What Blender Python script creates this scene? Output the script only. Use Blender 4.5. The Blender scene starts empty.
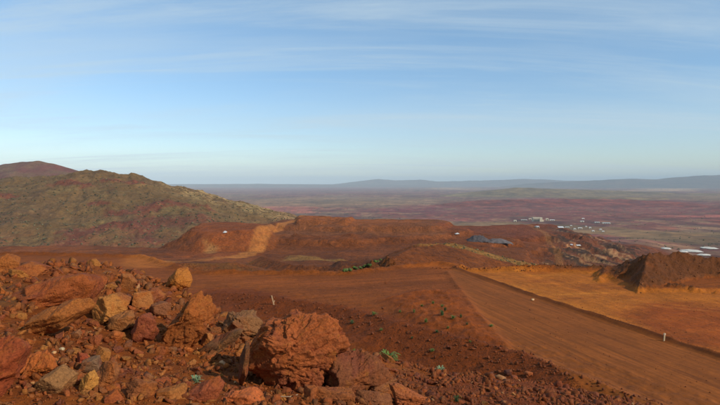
import bpy, bmesh, math, random
import numpy as np
from mathutils import Vector, Matrix

S = bpy.context.scene
C = S.collection
rng = np.random.RandomState(7)
random.seed(7)

# ------------------------------------------------------------------ camera
F = 560.0                       # focal length in pixels of a 720 wide picture
PITCH = math.atan((202.5 - 182.0) / F)
cam_d = bpy.data.cameras.new('camera')
cam = bpy.data.objects.new('camera', cam_d)
C.objects.link(cam)
cam_d.sensor_width = 36.0
cam_d.lens = 36.0 * F / 720.0
cam_d.clip_start = 0.05
cam_d.clip_end = 200000.0
cam.location = (0, 0, 0)
cam.rotation_euler = (math.radians(90) - PITCH, 0, 0)
S.camera = cam

# ------------------------------------------------------------------ sky and sun
SUN_AZ = math.radians(121)      # from +Y (view direction) towards +X (right)
SUN_EL = math.radians(33)
w = bpy.data.worlds.new('World')
S.world = w
w.use_nodes = True
nt = w.node_tree
nt.nodes.clear()
N = nt.nodes.new
L = nt.links.new


def math_node(tree, op, a=None, b=None, c=None, clamp=False):
    n = tree.nodes.new('ShaderNodeMath')
    n.operation = op
    n.use_clamp = clamp
    for i, v in enumerate((a, b, c)):
        if v is None:
            continue
        if isinstance(v, (int, float)):
            n.inputs[i].default_value = v
        else:
            tree.links.new(v, n.inputs[i])
    return n.outputs[0]


sky = N('ShaderNodeTexSky')
sky.sky_type = 'NISHITA'
sky.sun_disc = False
sky.sun_elevation = SUN_EL
sky.sun_rotation = SUN_AZ
sky.altitude = 700
sky.air_density = 1.0
sky.dust_density = 0.6
sky.ozone_density = 1.6
tc = N('ShaderNodeTexCoord')
sep = N('ShaderNodeSeparateXYZ')
L(tc.outputs['Generated'], sep.inputs[0])
den = math_node(nt, 'ADD', math_node(nt, 'MAXIMUM', sep.outputs[2], 0.0), 0.10)
cx_ = math_node(nt, 'DIVIDE', sep.outputs[0], den)
cy_ = math_node(nt, 'DIVIDE', sep.outputs[1], den)
cmb = N('ShaderNodeCombineXYZ')
L(cx_, cmb.inputs[0])
L(cy_, cmb.inputs[1])


def cloud_layer(rot, sx, sy, scale, detail, rough, lo, hi, dist=0.6, seed=0.0):
    mp = N('ShaderNodeMapping')
    mp.inputs['Rotation'].default_value = (0, 0, math.radians(rot))
    mp.inputs['Scale'].default_value = (sx, sy, 1)
    mp.inputs['Location'].default_value = (seed, seed * 0.7, 0)
    L(cmb.outputs[0], mp.inputs[0])
    nz = N('ShaderNodeTexNoise')
    nz.inputs['Scale'].default_value = scale
    nz.inputs['Detail'].default_value = detail
    nz.inputs['Roughness'].default_value = rough
    nz.inputs['Distortion'].default_value = dist
    L(mp.outputs[0], nz.inputs['Vector'])
    mr = N('ShaderNodeMapRange')
    mr.interpolation_type = 'SMOOTHSTEP'
    mr.inputs['From Min'].default_value = lo
    mr.inputs['From Max'].default_value = hi
    L(nz.outputs[0], mr.inputs['Value'])
    return mr.outputs[0]


wide = cloud_layer(-42, 0.22, 0.60, 0.9, 6, 0.60, 0.36, 0.72, 0.5, 3.1)
fine = cloud_layer(-36, 0.16, 0.9, 1.9, 10, 0.68, 0.46, 0.78, 0.9, 11.7)
cl = math_node(nt, 'ADD', math_node(nt, 'MULTIPLY', wide, 0.50), math_node(nt, 'MULTIPLY', fine, 0.50), clamp=True)
tint = N('ShaderNodeMix')
tint.data_type = 'RGBA'
tint.blend_type = 'MULTIPLY'
tint.inputs['Factor'].default_value = 1.0
L(sky.outputs[0], tint.inputs['A'])
hr = N('ShaderNodeMapRange')
hr.interpolation_type = 'SMOOTHSTEP'
hr.inputs['From Min'].default_value = 0.0
hr.inputs['From Max'].default_value = 0.50
L(sep.outputs[2], hr.inputs['Value'])
tg = N('ShaderNodeMix')
tg.data_type = 'RGBA'
tg.inputs['A'].default_value = (0.80, 0.88, 0.96, 1)
tg.inputs['B'].default_value = (0.77, 1.05, 1.10, 1)
L(hr.outputs[0], tg.inputs['Factor'])
L(tg.outputs['Result'], tint.inputs['B'])
mix = N('ShaderNodeMix')
mix.data_type = 'RGBA'
L(cl, mix.inputs['Factor'])
L(tint.outputs['Result'], mix.inputs['A'])
mix.inputs['B'].default_value = (3.9, 4.75, 5.3, 1)
bg = N('ShaderNodeBackground')
bg.inputs['Strength'].default_value = 0.15
L(mix.outputs['Result'], bg.inputs['Color'])
out = N('ShaderNodeOutputWorld')
L(bg.outputs[0], out.inputs['Surface'])

sd = bpy.data.lights.new('sun', 'SUN')
sd.energy = 3.6
sd.angle = math.radians(0.5)
sd.color = (1.0, 0.93, 0.82)
sun = bpy.data.objects.new('sun', sd)
C.objects.link(sun)
sdir = Vector((math.sin(SUN_AZ) * math.cos(SUN_EL), math.cos(SUN_AZ) * math.cos(SUN_EL), math.sin(SUN_EL)))
sun.rotation_euler = sdir.to_track_quat('Z', 'Y').to_euler()
sun.location = (60, -20, 60)

S.view_settings.view_transform = 'Standard'
S.view_settings.look = 'None'
S.view_settings.gamma = 1
S.view_settings.use_curve_mapping = False
S.view_settings.exposure = 0.0

# ------------------------------------------------------------------ geometry of the view -> places in the world
ca, sa = math.cos(PITCH), math.sin(PITCH)


def ray(px, py):
    v = (202.5 - py) / F
    u = (px - 360.0) / F
    y = ca + v * sa
    z = -sa + v * ca
    return u / y, z / y            # x and z per metre of y


def D(px, py, d):                  # a place d metres ahead
    a, b = ray(px, py)
    return np.array([a * d, d, b * d])


def G(px, py, z):                  # a place at height z
    a, b = ray(px, py)
    d = z / b
    return np.array([a * d, d, z])


def X(px, d):                      # ground plan place from bearing and distance
    a, b = ray(px, 182)
    return (a * d, d)


# ------------------------------------------------------------------ noise in numpy
def _h(ix, iy, iz, seed):
    n = (ix.astype(np.int64) * 374761393 + iy.astype(np.int64) * 668265263 + iz.astype(np.int64) * 2147483647 + seed * 974634777) & 0xffffffff
    n = ((n ^ (n >> 13)) * 1274126177) & 0xffffffff
    n = (n ^ (n >> 16)) & 0xffffffff
    return n.astype(np.float64) / 4294967295.0


def pn2(x, y, seed=0):
    xi = np.floor(x); yi = np.floor(y)
    fx = x - xi; fy = y - yi
    u = fx * fx * fx * (fx * (fx * 6 - 15) + 10); v = fy * fy * fy * (fy * (fy * 6 - 15) + 10)
    z0 = np.zeros_like(xi)

    def g(ax, ay):
        a = _h(xi + ax, yi + ay, z0, seed) * 6.2831853
        return np.cos(a) * (fx - ax) + np.sin(a) * (fy - ay)
    a = g(0, 0) * (1 - u) + g(1, 0) * u
    b = g(0, 1) * (1 - u) + g(1, 1) * u
    return (a * (1 - v) + b * v) * 1.5


def fbm2(x, y, oct=5, seed=0, rough=0.5, ridged=False):
    s = np.zeros_like(x); a = 1.0; t = 0.0
    for o in range(oct):
        n = pn2(x * 2 ** o + 17.3 * o, y * 2 ** o - 9.1 * o, seed + o)
        if ridged:
            n = 1 - 2 * np.abs(n)
        s += a * n; t += a; a *= rough
    return s / t


def vn3(p, seed=0):
    i = np.floor(p); f = p - i
    u = f * f * (3 - 2 * f)
    r = 0
    for dx in (0, 1):
        wx = u[:, 0] if dx else 1 - u[:, 0]
        for dy in (0, 1):
            wy = u[:, 1] if dy else 1 - u[:, 1]
            for dz in (0, 1):
                wz = u[:, 2] if dz else 1 - u[:, 2]
                r = r + wx * wy * wz * _h(i[:, 0] + dx, i[:, 1] + dy, i[:, 2] + dz, seed)
    return r * 2 - 1


def fbm3(p, oct=4, seed=0, rough=0.5, ridged=False):
    s = 0; a = 1.0; t = 0.0
    for o in range(oct):
        n = vn3(p * 2 ** o + 5.7 * o, seed + o)
        if ridged:
            n = 1 - 2 * np.abs(n)
        s = s + a * n; t += a; a *= rough
    return s / t


def sstep(a, b, x):
    t = np.clip((x - a) / (b - a), 0, 1)
    return t * t * (3 - 2 * t)


def seg_dist(x, y, a, b):
    dx, dy = b[0] - a[0], b[1] - a[1]
    t = np.clip(((x - a[0]) * dx + (y - a[1]) * dy) / (dx * dx + dy * dy + 1e-9), 0, 1)
    ex = x - a[0] - t * dx; ey = y - a[1] - t * dy
    return np.sqrt(ex * ex + ey * ey), t, dx * (y - a[1]) - dy * (x - a[0])


def poly_sd(x, y, P):              # signed distance, negative inside
    d = np.full(x.shape, 1e9); ins = np.zeros(x.shape, bool)
    n = len(P)
    for i in range(n):
        a, b = P[i], P[(i + 1) % n]
        q, t, s = seg_dist(x, y, a, b)
        d = np.minimum(d, q)
        if a[1] != b[1]:
            c = ((a[1] > y) != (b[1] > y)) & (x < (b[0] - a[0]) * (y - a[1]) / (b[1] - a[1]) + a[0])
            ins ^= c
    return np.where(ins, -d, d)


def line_sd(x, y, P):
    d = np.full(x.shape, 1e9)
    for i in range(len(P) - 1):
        d = np.minimum(d, seg_dist(x, y, P[i], P[i + 1])[0])
    return d


def smax(a, b, k):
    h = np.clip(0.5 + 0.5 * (a - b) / k, 0, 1)
    return b * (1 - h) + a * h + k * h * (1 - h)


def ridge(z, x, y, P, sl, sr=None, k=1.0, amp=0.0, nz=None):
    """raise z to a crest line P of (x, y, z) points; sl / sr slopes left and right of its direction"""
    if sr is None:
        sr = sl
    for i in range(len(P) - 1):
        a, b = P[i], P[i + 1]
        d, t, s = seg_dist(x, y, a, b)
        zz = a[2] + (b[2] - a[2]) * t
        if nz is not None:
            d = d + amp * nz * np.minimum(d, 220)
        z = smax(zz - np.where(s > 0, sl, sr) * d, z, k)
    return z


def plateau(z, x, y, P, top, slope, k=1.5, wob=0.0, nz=None):
    d = poly_sd(x, y, P)
    top = top + 2.6 * fbm2(x / 70, y / 70, 4, 19, 0.5, True) - 0.8
    if nz is not None:
        d = d + wob * nz
    return smax(top - slope * np.maximum(d, 0), z, k)


def pit(z, x, y, P, floor, slope, k=2.0, wob=0.0, nz=None):
    d = poly_sd(x, y, P)
    if nz is not None:
        d = d + wob * nz
    return -smax(-(floor + slope * np.maximum(d, 0)), -z, k)


# ------------------------------------------------------------------ object helpers
def tag(o, label=None, cat=None, group=None, kind=None):
    if label: o['label'] = label
    if cat: o['category'] = cat
    if group: o['group'] = group
    if kind: o['kind'] = kind
    return o


def empty(name, loc=(0, 0, 0), rz=0.0):
    o = bpy.data.objects.new(name, None)
    C.objects.link(o)
    o.location = loc
    o.rotation_euler = (0, 0, rz)
    return o


def make_mesh(name, verts, quads=None, tris=None, col=None, smooth=True):
    me = bpy.data.meshes.new(name)
    verts = np.asarray(verts, dtype=np.float32)
    loops = []; starts = []; totals = []
    n = 0
    if quads is not None and len(quads):
        q = np.asarray(quads, dtype=np.int32)
        loops.append(q.ravel()); starts.append(np.arange(len(q)) * 4); totals.append(np.full(len(q), 4)); n += q.size
    if tris is not None and len(tris):
        t = np.asarray(tris, dtype=np.int32)
        loops.append(t.ravel()); starts.append(np.arange(len(t)) * 3 + n); totals.append(np.full(len(t), 3))
    loops = np.concatenate(loops).astype(np.int32); starts = np.concatenate(starts).astype(np.int32)
    me.vertices.add(len(verts)); me.vertices.foreach_set('co', verts.ravel())
    me.loops.add(len(loops)); me.loops.foreach_set('vertex_index', loops)
    me.polygons.add(len(starts)); me.polygons.foreach_set('loop_start', starts)
    if smooth:
        me.polygons.foreach_set('use_smooth', np.ones(len(starts), bool))
    me.update(calc_edges=True)
    me.validate()
    if col is not None:
        a = me.color_attributes.new('Col', 'FLOAT_COLOR', 'POINT')
        c = np.ones((len(verts), 4), np.float32); c[:, :3] = col
        a.data.foreach_set('color', c.ravel())
    return me


def obj(name, me, mat=None, parent=None, loc=None):
    o = bpy.data.objects.new(name, me)
    C.objects.link(o)
    if mat and not me.materials:
        me.materials.append(mat)
    if parent: o.parent = parent
    if loc is not None: o.location = loc
    return o


def bm_obj(name, bm, mat=None, parent=None, loc=None, smooth=False):
    me = bpy.data.meshes.new(name)
    bm.to_mesh(me); bm.free()
    if smooth:
        me.polygons.foreach_set('use_smooth', np.ones(len(me.polygons), bool))
    return obj(name, me, mat, parent, loc)


def add_box(bm, c, s, rz=0.0, bevel=0.0):
    m = Matrix.Translation(c) @ Matrix.Rotation(rz, 4, 'Z') @ Matrix.Diagonal((s[0], s[1], s[2], 1))
    r = bmesh.ops.create_cube(bm, size=1.0, matrix=m)
    if bevel:
        es = list({e for v in r['verts'] for e in v.link_edges})
        bmesh.ops.bevel(bm, geom=es, offset=bevel, segments=1, affect='EDGES')


def add_cyl(bm, c, r, h, axis='Z', seg=12, r2=None):
    m = Matrix.Translation(c)
    if axis == 'X': m = m @ Matrix.Rotation(math.pi / 2, 4, 'Y')
    if axis == 'Y': m = m @ Matrix.Rotation(math.pi / 2, 4, 'X')
    bmesh.ops.create_cone(bm, cap_ends=True, segments=seg, radius1=r, radius2=r if r2 is None else r2, depth=h, matrix=m)


# ------------------------------------------------------------------ materials
def new_mat(name):
    m = bpy.data.materials.new(name)
    m.use_nodes = True
    b = m.node_tree.nodes['Principled BSDF']
    b.inputs['Roughness'].default_value = 0.92
    b.inputs['Specular IOR Level'].default_value = 0.15
    return m, m.node_tree, b


def noise(t, vec, scale, detail=4, rough=0.55, dist=0.0):
    n = t.nodes.new('ShaderNodeTexNoise')
    n.inputs['Scale'].default_value = scale
    n.inputs['Detail'].default_value = detail
    n.inputs['Roughness'].default_value = rough
    n.inputs['Distortion'].default_value = dist
    if vec is not None:
        t.links.new(vec, n.inputs['Vector'])
    return n.outputs[0]


def remap(t, v, lo, hi, a, b, smooth=False):
    n = t.nodes.new('ShaderNodeMapRange')
    if smooth: n.interpolation_type = 'SMOOTHSTEP'
    for k, q in (('From Min', lo), ('From Max', hi), ('To Min', a), ('To Max', b)):
        n.inputs[k].default_value = q
    t.links.new(v, n.inputs['Value'])
    return n.outputs[0]


def mixc(t, fac, a, b, mode='MIX'):
    n = t.nodes.new('ShaderNodeMix')
    n.data_type = 'RGBA'; n.blend_type = mode
    for k, q in (('Factor', fac), ('A', a), ('B', b)):
        if isinstance(q, (int, float)): n.inputs[k].default_value = q
        elif isinstance(q, tuple): n.inputs[k].default_value = (q[0], q[1], q[2], 1)
        else: t.links.new(q, n.inputs[k])
    return n.outputs['Result']


def bump(t, b, height, dist, strength=1.0, prev=None):
    n = t.nodes.new('ShaderNodeBump')
    n.inputs['Distance'].default_value = dist
    n.inputs['Strength'].default_value = strength
    t.links.new(height, n.inputs['Height'])
    if prev is not None: t.links.new(prev, n.inputs['Normal'])
    if b is not None: t.links.new(n.outputs[0], b.inputs['Normal'])
    return n.outputs[0]


def ground_mat(name, scales, amt=0.35, bumps=(), streak=None):
    """vertex colour of the earth, broken up by noise at the given scales (per metre)"""
    m, t, b = new_mat(name)
    at = t.nodes.new('ShaderNodeAttribute'); at.attribute_name = 'Col'
    g = t.nodes.new('ShaderNodeNewGeometry')
    c = at.outputs['Color']
    for s in scales:
        n = noise(t, g.outputs['Position'], s, 6, 0.62)
        f = remap(t, n, 0.3, 0.7, 1 - amt, 1 + amt)
        cm = t.nodes.new('ShaderNodeVectorMath'); cm.operation = 'SCALE'
        t.links.new(c, cm.inputs[0]); t.links.new(f, cm.inputs['Scale'])
        c = cm.outputs[0]
    if streak:
        ang, sx, sy, sc, sam = streak
        mr_ = t.nodes.new('ShaderNodeMapping')
        mr_.inputs['Rotation'].default_value = (0, 0, ang)
        t.links.new(g.outputs['Position'], mr_.inputs[0])
        mp = t.nodes.new('ShaderNodeMapping')
        mp.inputs['Scale'].default_value = (sx, sy, 1)
        t.links.new(mr_.outputs[0], mp.inputs[0])
        n = noise(t, mp.outputs[0], sc, 5, 0.6)
        f = remap(t, n, 0.3, 0.7, 1 - sam, 1 + sam)
        cm = t.nodes.new('ShaderNodeVectorMath'); cm.operation = 'SCALE'
        t.links.new(c, cm.inputs[0]); t.links.new(f, cm.inputs['Scale'])
        c = cm.outputs[0]
    t.links.new(c, b.inputs['Base Color'])
    prev = None
    for i, (s, d) in enumerate(bumps):
        n = noise(t, g.outputs['Position'], s, 5, 0.6)
        prev = bump(t, None, n, d, 1.0, prev)
    if prev is not None: t.links.new(prev, b.inputs['Normal'])
    return m


def plain_mat(name, rgb, rough=0.85, var=0.15, scale=4.0, metal=0.0):
    m, t, b = new_mat(name)
    tcn = t.nodes.new('ShaderNodeTexCoord')
    n = noise(t, tcn.outputs['Object'], scale, 4)
    f = remap(t, n, 0.3, 0.7, 1 - var, 1 + var)
    cm = t.nodes.new('ShaderNodeVectorMath'); cm.operation = 'SCALE'
    cm.inputs[0].default_value = rgb; t.links.new(f, cm.inputs['Scale'])
    t.links.new(cm.outputs[0], b.inputs['Base Color'])
    b.inputs['Roughness'].default_value = rough
    b.inputs['Metallic'].default_value = metal
    return m


def rock_mat(name, pit_amt=0.5, attr=False):
    m, t, b = new_mat(name)
    if attr:
        at = t.nodes.new('ShaderNodeAttribute'); at.attribute_name = 'Col'
        base = at.outputs['Color']
    else:
        oi = t.nodes.new('ShaderNodeObjectInfo')
        base = oi.outputs['Color']
    g = t.nodes.new('ShaderNodeNewGeometry')
    P = g.outputs['Position']
    n1 = noise(t, P, 5.0, 6, 0.6, 0.5)
    n2 = noise(t, P, 16.0, 6, 0.65, 0.3)
    n3 = noise(t, P, 60.0, 5, 0.7)
    # rust and ochre staining, dark iron varnish, purple haematite
    c = mixc(t, remap(t, n1, 0.50, 0.66, 0, 0.55, True), base, (0.27, 0.085, 0.018))
    c = mixc(t, remap(t, n2, 0.54, 0.70, 0, 0.5, True), c, (0.085, 0.030, 0.020))
    n4 = noise(t, P, 9.0, 5, 0.6, 1.0)
    c = mixc(t, remap(t, n4, 0.56, 0.68, 0, 0.45, True), c, (0.30, 0.13, 0.030))
    n5 = noise(t, P, 2.6, 4, 0.55, 0.6)
    c = mixc(t, remap(t, n5, 0.52, 0.64, 0, 0.55, True), c, (0.135, 0.040, 0.030))
    f = remap(t, n3, 0.3, 0.7, 0.62, 1.38)
    cm = t.nodes.new('ShaderNodeVectorMath'); cm.operation = 'SCALE'
    t.links.new(c, cm.inputs[0]); t.links.new(f, cm.inputs['Scale'])
    t.links.new(mixc(t, 1.0, cm.outputs[0], (1.16, 0.87, 0.52), 'MULTIPLY'), b.inputs['Base Color'])
    b.inputs['Roughness'].default_value = 0.85
    b.inputs['Specular IOR Level'].default_value = 0.2
    # bedding across the rock, pits and grain as relief
    mp = t.nodes.new('ShaderNodeMapping')
    mp.inputs['Rotation'].default_value = (0.5, 0.35, 0.2)
    mp.inputs['Scale'].default_value = (1, 1, 2.5)
    t.links.new(P, mp.inputs[0])
    nb = noise(t, mp.outputs[0], 7.0, 5, 0.6, 0.4)
    pr = bump(t, None, nb, 0.03, 0.6)
    pr = bump(t, None, n2, 0.016, 0.8, pr)
    v = t.nodes.new('ShaderNodeTexVoronoi'); v.inputs['Scale'].default_value = 34.0
    t.links.new(P, v.inputs['Vector'])
    pr = bump(t, None, remap(t, v.outputs['Distance'], 0.0, 0.35, 0, 1), 0.006 * pit_amt * 2, 0.8, pr)
    bump(t, b, n3, 0.008, 0.9, pr)
    return m


M_rock = rock_mat('iron_rock')
M_stone = rock_mat('loose_stone', 0.3, True)

# ==================================================================  THE LAND
BZ = -16.0                        # level of the bench below
mid = dict(
    bench=[tuple(G(*p, BZ)[:2]) for p in ((-500, 253), (40, 253), (150, 256), (200, 271), (340, 272.5), (400, 266), (440, 262), (470, 267), (600, 268), (650, 272), (800, 280), (1220, 300))] + [(70, 10), (-70, 10)],
)
road_near = [tuple(G(*p, BZ)[:2]) for p in ((447, 272), (460, 290), (480, 318), (510, 352), (560, 392), (640, 470), (800, 700))]
road_far = [tuple(G(*p, BZ)[:2]) for p in ((455, 268.5), (500, 284), (560, 305), (640, 331), (720, 357), (800, 385), (1000, 470), (1200, 600))]
road_poly = road_near + road_far[::-1]
ochre_poly = [tuple(G(*p, BZ)[:2]) for p in ((455, 269), (500, 284), (560, 305), (640, 331), (720, 357), (800, 385), (1000, 470), (1200, 600), (1250, 480), (1220, 310), (800, 289), (640, 289), (600, 271), (470, 266.5))]
berm_line = [tuple(D(*p)) for p in ((215, 292, 78), (270, 296, 72), (340, 306, 65), (400, 322, 56), (470, 339, 50), (520, 352, 46), (580, 375, 40), (650, 402, 35.5), (760, 455, 29), (900, 560, 22))]
base_y = [0, 250, 400, 550, 700, 900, 1300, 1800, 2500, 3000, 70000]
base_z = [-43, -43, -57, -66, -84, -108, -150, -200, -245, -250, -250]


def H_mid(x, y):
    n_big = fbm2(x / 90, y / 90, 5, 11)
    n_med = fbm2(x / 22, y / 22, 5, 21)
    n_sm = fbm2(x / 4.0, y / 4.0, 4, 31)
    n_rg = fbm2(x / 95, y / 95, 4, 41, 0.45, True)
    z = np.interp(y, base_y, base_z)
    u_ = x / np.maximum(y, 1) * F + 360
    w1 = sstep(522, 556, u_); w2 = sstep(635, 700, u_)
    z = z * (1 - w1) + w1 * np.interp(y, [0, 250, 420, 600, 700, 900, 1300, 1800, 2500, 3000, 70000], [-43, -43, -74, -93, -97, -104, -150, -200, -245, -250, -250])
    z = z * (1 - w2) + w2 * np.interp(y, [0, 250, 420, 700, 1100, 1600, 2000, 2500, 3000, 70000], [-43, -43, -70, -104, -158, -219, -245, -250, -250, -250])
    act = sstep(180, 450, y) * (1 - sstep(2000, 3500, y))
    z = z + act * (n_big * 5 + n_rg * 2.0 + n_med * 0.9)
    far = sstep(2500, 4500, y)
    z = z + far * (fbm2(x / 2600, y / 2600, 6, 51) * 22 + fbm2(x / 500, y / 700, 4, 61) * 4)
    # dumps and cuts of the mine
    z = plateau(z, x, y, [X(192, 525), X(212, 510), X(238, 520), X(262, 560), X(268, 620), X(205, 615)], -45, 0.62, 1, 9, n_med)
    z = plateau(z, x, y, [X(262, 600), X(300, 575), X(400, 570), X(446, 600), X(440, 700), X(270, 690)], -56, 0.26, 1, 8, n_med)
    z = plateau(z, x, y, [X(275, 640), X(330, 615), X(410, 625), X(440, 650), X(436, 705), X(285, 715)], -45.5, 0.34, 1, 8, n_med)
    z = plateau(z, x, y, [X(262, 585), X(300, 560), X(352, 556), X(372, 600), X(360, 650), X(270, 660)], -51.5, 0.28, 1, 8, n_med)
    z = plateau(z, x, y, [X(378, 560), X(420, 540), X(470, 560), X(500, 620), X(470, 680), X(400, 640)], -59, 0.24, 1.5, 12, n_med)
    z = plateau(z, x, y, [X(300, 630), X(345, 622), X(352, 690), X(300, 700)], -42.5, 0.45, 1, 6, n_med)
    z = plateau(z, x, y, [X(300, 455), X(372, 450), X(440, 470), X(430, 505), X(310, 510)], -63.5, 0.3, 2, 16, n_med)
    z = plateau(z, x, y, [X(436, 690), X(520, 700), X(560, 760), X(550, 900), X(440, 860)], -67, 0.32, 2, 14, n_med)
    z = ridge(z, x, y, [tuple(D(394, 223, 660)), tuple(D(412, 232, 600)), tuple(D(442, 246, 530)), tuple(D(450, 252, 500))], 0.5, 0.8, 0.6)
    z = ridge(z, x, y, [tuple(D(436, 222, 700)), tuple(D(462, 232, 650)), tuple(D(480, 240, 600))], 0.4, 0.7, 0.6)
    z = ridge(z, x, y, [tuple(D(150, 262, 235)), tuple(D(190, 264, 240)), tuple(D(235, 262, 250))], 0.3, 0.3, 3, 0.3, n_med)
    z = ridge(z, x, y, [tuple(D(262, 256, 300)), tuple(D(290, 263, 270)), tuple(D(340, 266, 260)), tuple(D(400, 264, 260))], 0.7, 0.5, 0.8, 0.22, n_med)
    pitm = sstep(10, -25, poly_sd(x, y, [X(548, 560), X(640, 500), X(650, 860), X(600, 900), X(556, 820)]))
    z = z + pitm * np.maximum(0, fbm2(x / 50, y / 70, 3, 71, 0.4, True)) * 7
    ter = act * sstep(255, 290, x / np.maximum(y, 1) * F + 360) * (y < 1300)
    st = 7.0 + 0 * z
    fr = z / st - np.floor(z / st)
    zt = (np.floor(z / st) + sstep(0.66, 1.0, fr)) * st
    z = z + 0.55 * ter * (zt - z) * sstep(1000, 800, y)
    # ridge with scrub on its back, right of centre
    R1 = [tuple(D(*p)) for p in ((352, 270, 135), (372, 266, 148), (392, 257, 165), (412, 248, 190), (440, 244.5, 215), (462, 249, 225), (500, 262, 235), (540, 269, 240))]
    z = ridge(z, x, y, R1, 0.4, 0.34, 1.2, 0.35, n_med)
    R2 = [tuple(D(*p)) for p in ((420, 243.5, 255), (455, 243, 265), (476, 249, 275), (505, 257, 290), (550, 267, 300))]
    z = ridge(z, x, y, R2, 0.34, 0.5, 0.5, 0.5, n_med)
    # the bench
    db = poly_sd(x, y, mid['bench']) + 2.2 * n_med
    bz = BZ + n_big * 0.25 + n_med * 0.10 + n_sm * 0.04
    edge = np.exp(-((db + 1.6) / 1.0) ** 2) * (0.55 + 0.3 * n_sm + 0.35 * fbm2(x / 1.5, y / 1.5, 3, 77)) * sstep(40, 60, y)
    z = smax(bz + edge - 0.75 * np.maximum(db, 0), z, 0.3)
    inb = db < 2
    # pinnacles at the lip of the bench
    for q, h in (((372, 262, 118), 1.0), ((391, 259, 122), 1.0), ((387, 257.5, 124), 1.0), ((352, 268, 112), 1.0)):
        pk = D(*q)
        dd = np.hypot(x - pk[0], (y - pk[1]) * 0.6)
        z = np.where(dd > 9, z, np.maximum(z, pk[2] - 0.95 * dd * (1 + 0.45 * n_sm) + 0.9 * fbm2(x / 1.3, y / 1.3, 3, 78, 0.6, True)))
    # mound and spurs right
    n_m = fbm2(x / 3.2, y / 3.2, 5, 81, 0.6, True)
    zz = np.full(x.shape, -900.0)
    MR = [tuple(D(*p)) for p in ((560, 270, 104), (608, 267, 101), (628, 262, 99), (646, 256, 95), (660, 254.5, 96), (680, 255, 97), (700, 257, 97), (725, 260.5, 96), (760, 263, 94), (900, 268, 92))]
    zz = ridge(zz, x, y, MR, 0.50, 0.62, 0.6, 0.16, n_m)
    for q in (((649, 254.5, 95), (644, 270, 88.5), (637, 291, 81.5)), ):
        zz = ridge(zz, x, y, [tuple(D(*p)) for p in q], 0.55, 0.95, 0.12, 0.03, n_m)
    for q in (((608, 266, 100), (602, 271, 96), (598, 277, 92)), ):
        zz = ridge(zz, x, y, [tuple(D(*p)) for p in q], 0.35, 0.6, 0.6, 0.1, n_m)
    zz = ridge(zz, x, y, [tuple(D(*p)) for p in ((668, 284, 85), (700, 287, 82.5), (740, 292, 80), (900, 310, 74))], 0.8, 0.8, 0.3, 0.15, n_m)
    zz = zz - 0.15
    zz = zz + n_m * 0.55 + n_sm * 0.35 + 0.35 * fbm2(x / 7, y / 7, 3, 85, 0.5, True) * sstep(640, 665, x / np.maximum(y, 1) * F + 360) + 0.35 * fbm2(x / 1.0, y / 1.0, 3, 83)
    z = np.where(zz > z, zz, z)
    # low windrow of rubble between ochre floor and drop
    wr = [tuple(D(*p)) for p in ((440, 267, 104), (500, 267.5, 103), (560, 268, 102), (612, 268, 102))]
    z = ridge(z, x, y, [(a, b, c + 0.15) for a, b, c in wr], 0.7, 0.7, 0.15, 0.5, n_sm)
    # edge of the road: a low lip of graded soil and the ochre floor a little lower
    do = poly_sd(x, y, ochre_poly)
    z = z - 0.45 * sstep(0.3, -1.2, do) * inb * (zz < z + 0.01)
    lip = line_sd(x, y, road_far)
    z = z + inb * 0.42 * np.exp(-(lip / 0.55) ** 2) * (1 + 0.6 * n_sm)
    lipn = line_sd(x, y, road_near)
    z = z + inb * 0.16 * np.exp(-(lipn / 0.5) ** 2) * (1 + 0.6 * n_sm)
    # soil berm this side of the bench
    nb = fbm2(x / 1.1, y / 1.1, 4, 91)
    z = np.where(y < 100, ridge(z, x, y, berm_line, 0.42, 0.30, 0.5, 0.25, n_sm) + np.where(line_sd(x, y, [p[:2] for p in berm_line]) < 9, nb * 0.14, 0), z)
    # rippled fill with weeds behind the berm
    wp = poly_sd(x, y, [tuple(G(*p, BZ)[:2]) for p in ((385, 300), (415, 292), (455, 292), (500, 346), (470, 342), (410, 325))])
    z = z + sstep(2.0, -2.0, wp) * (0.5 + 0.35 * fbm2(x / 2.2, y / 3.0, 3, 93, 0.5, True))
    return z


def blend(c, m, rgb):
    m = np.clip(m, 0, 1)[:, None]
    return c * (1 - m) + np.array(rgb)[None, :] * m


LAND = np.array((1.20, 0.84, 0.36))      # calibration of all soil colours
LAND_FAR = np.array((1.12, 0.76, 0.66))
RED = (0.205, 0.062, 0.020)
BROWN = (0.165, 0.058, 0.020)
OCHRE = (0.33, 0.125, 0.022)
ORANGE = (0.27, 0.085, 0.027)
OLIVE = (0.165, 0.128, 0.055)
STRAW = (0.30, 0.235, 0.105)
MAROON = (0.135, 0.034, 0.030)
DARK = (0.055, 0.030, 0.026)
GREY = (0.085, 0.075, 0.075)
PALE = (0.42, 0.27, 0.18)


def gpoly(z, *pts):
    return [tuple(G(px, py, z)[:2]) for px, py in pts]


def ppoly(*pts):                  # patch on the far plain
    return gpoly(-250.0, *pts)


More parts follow.
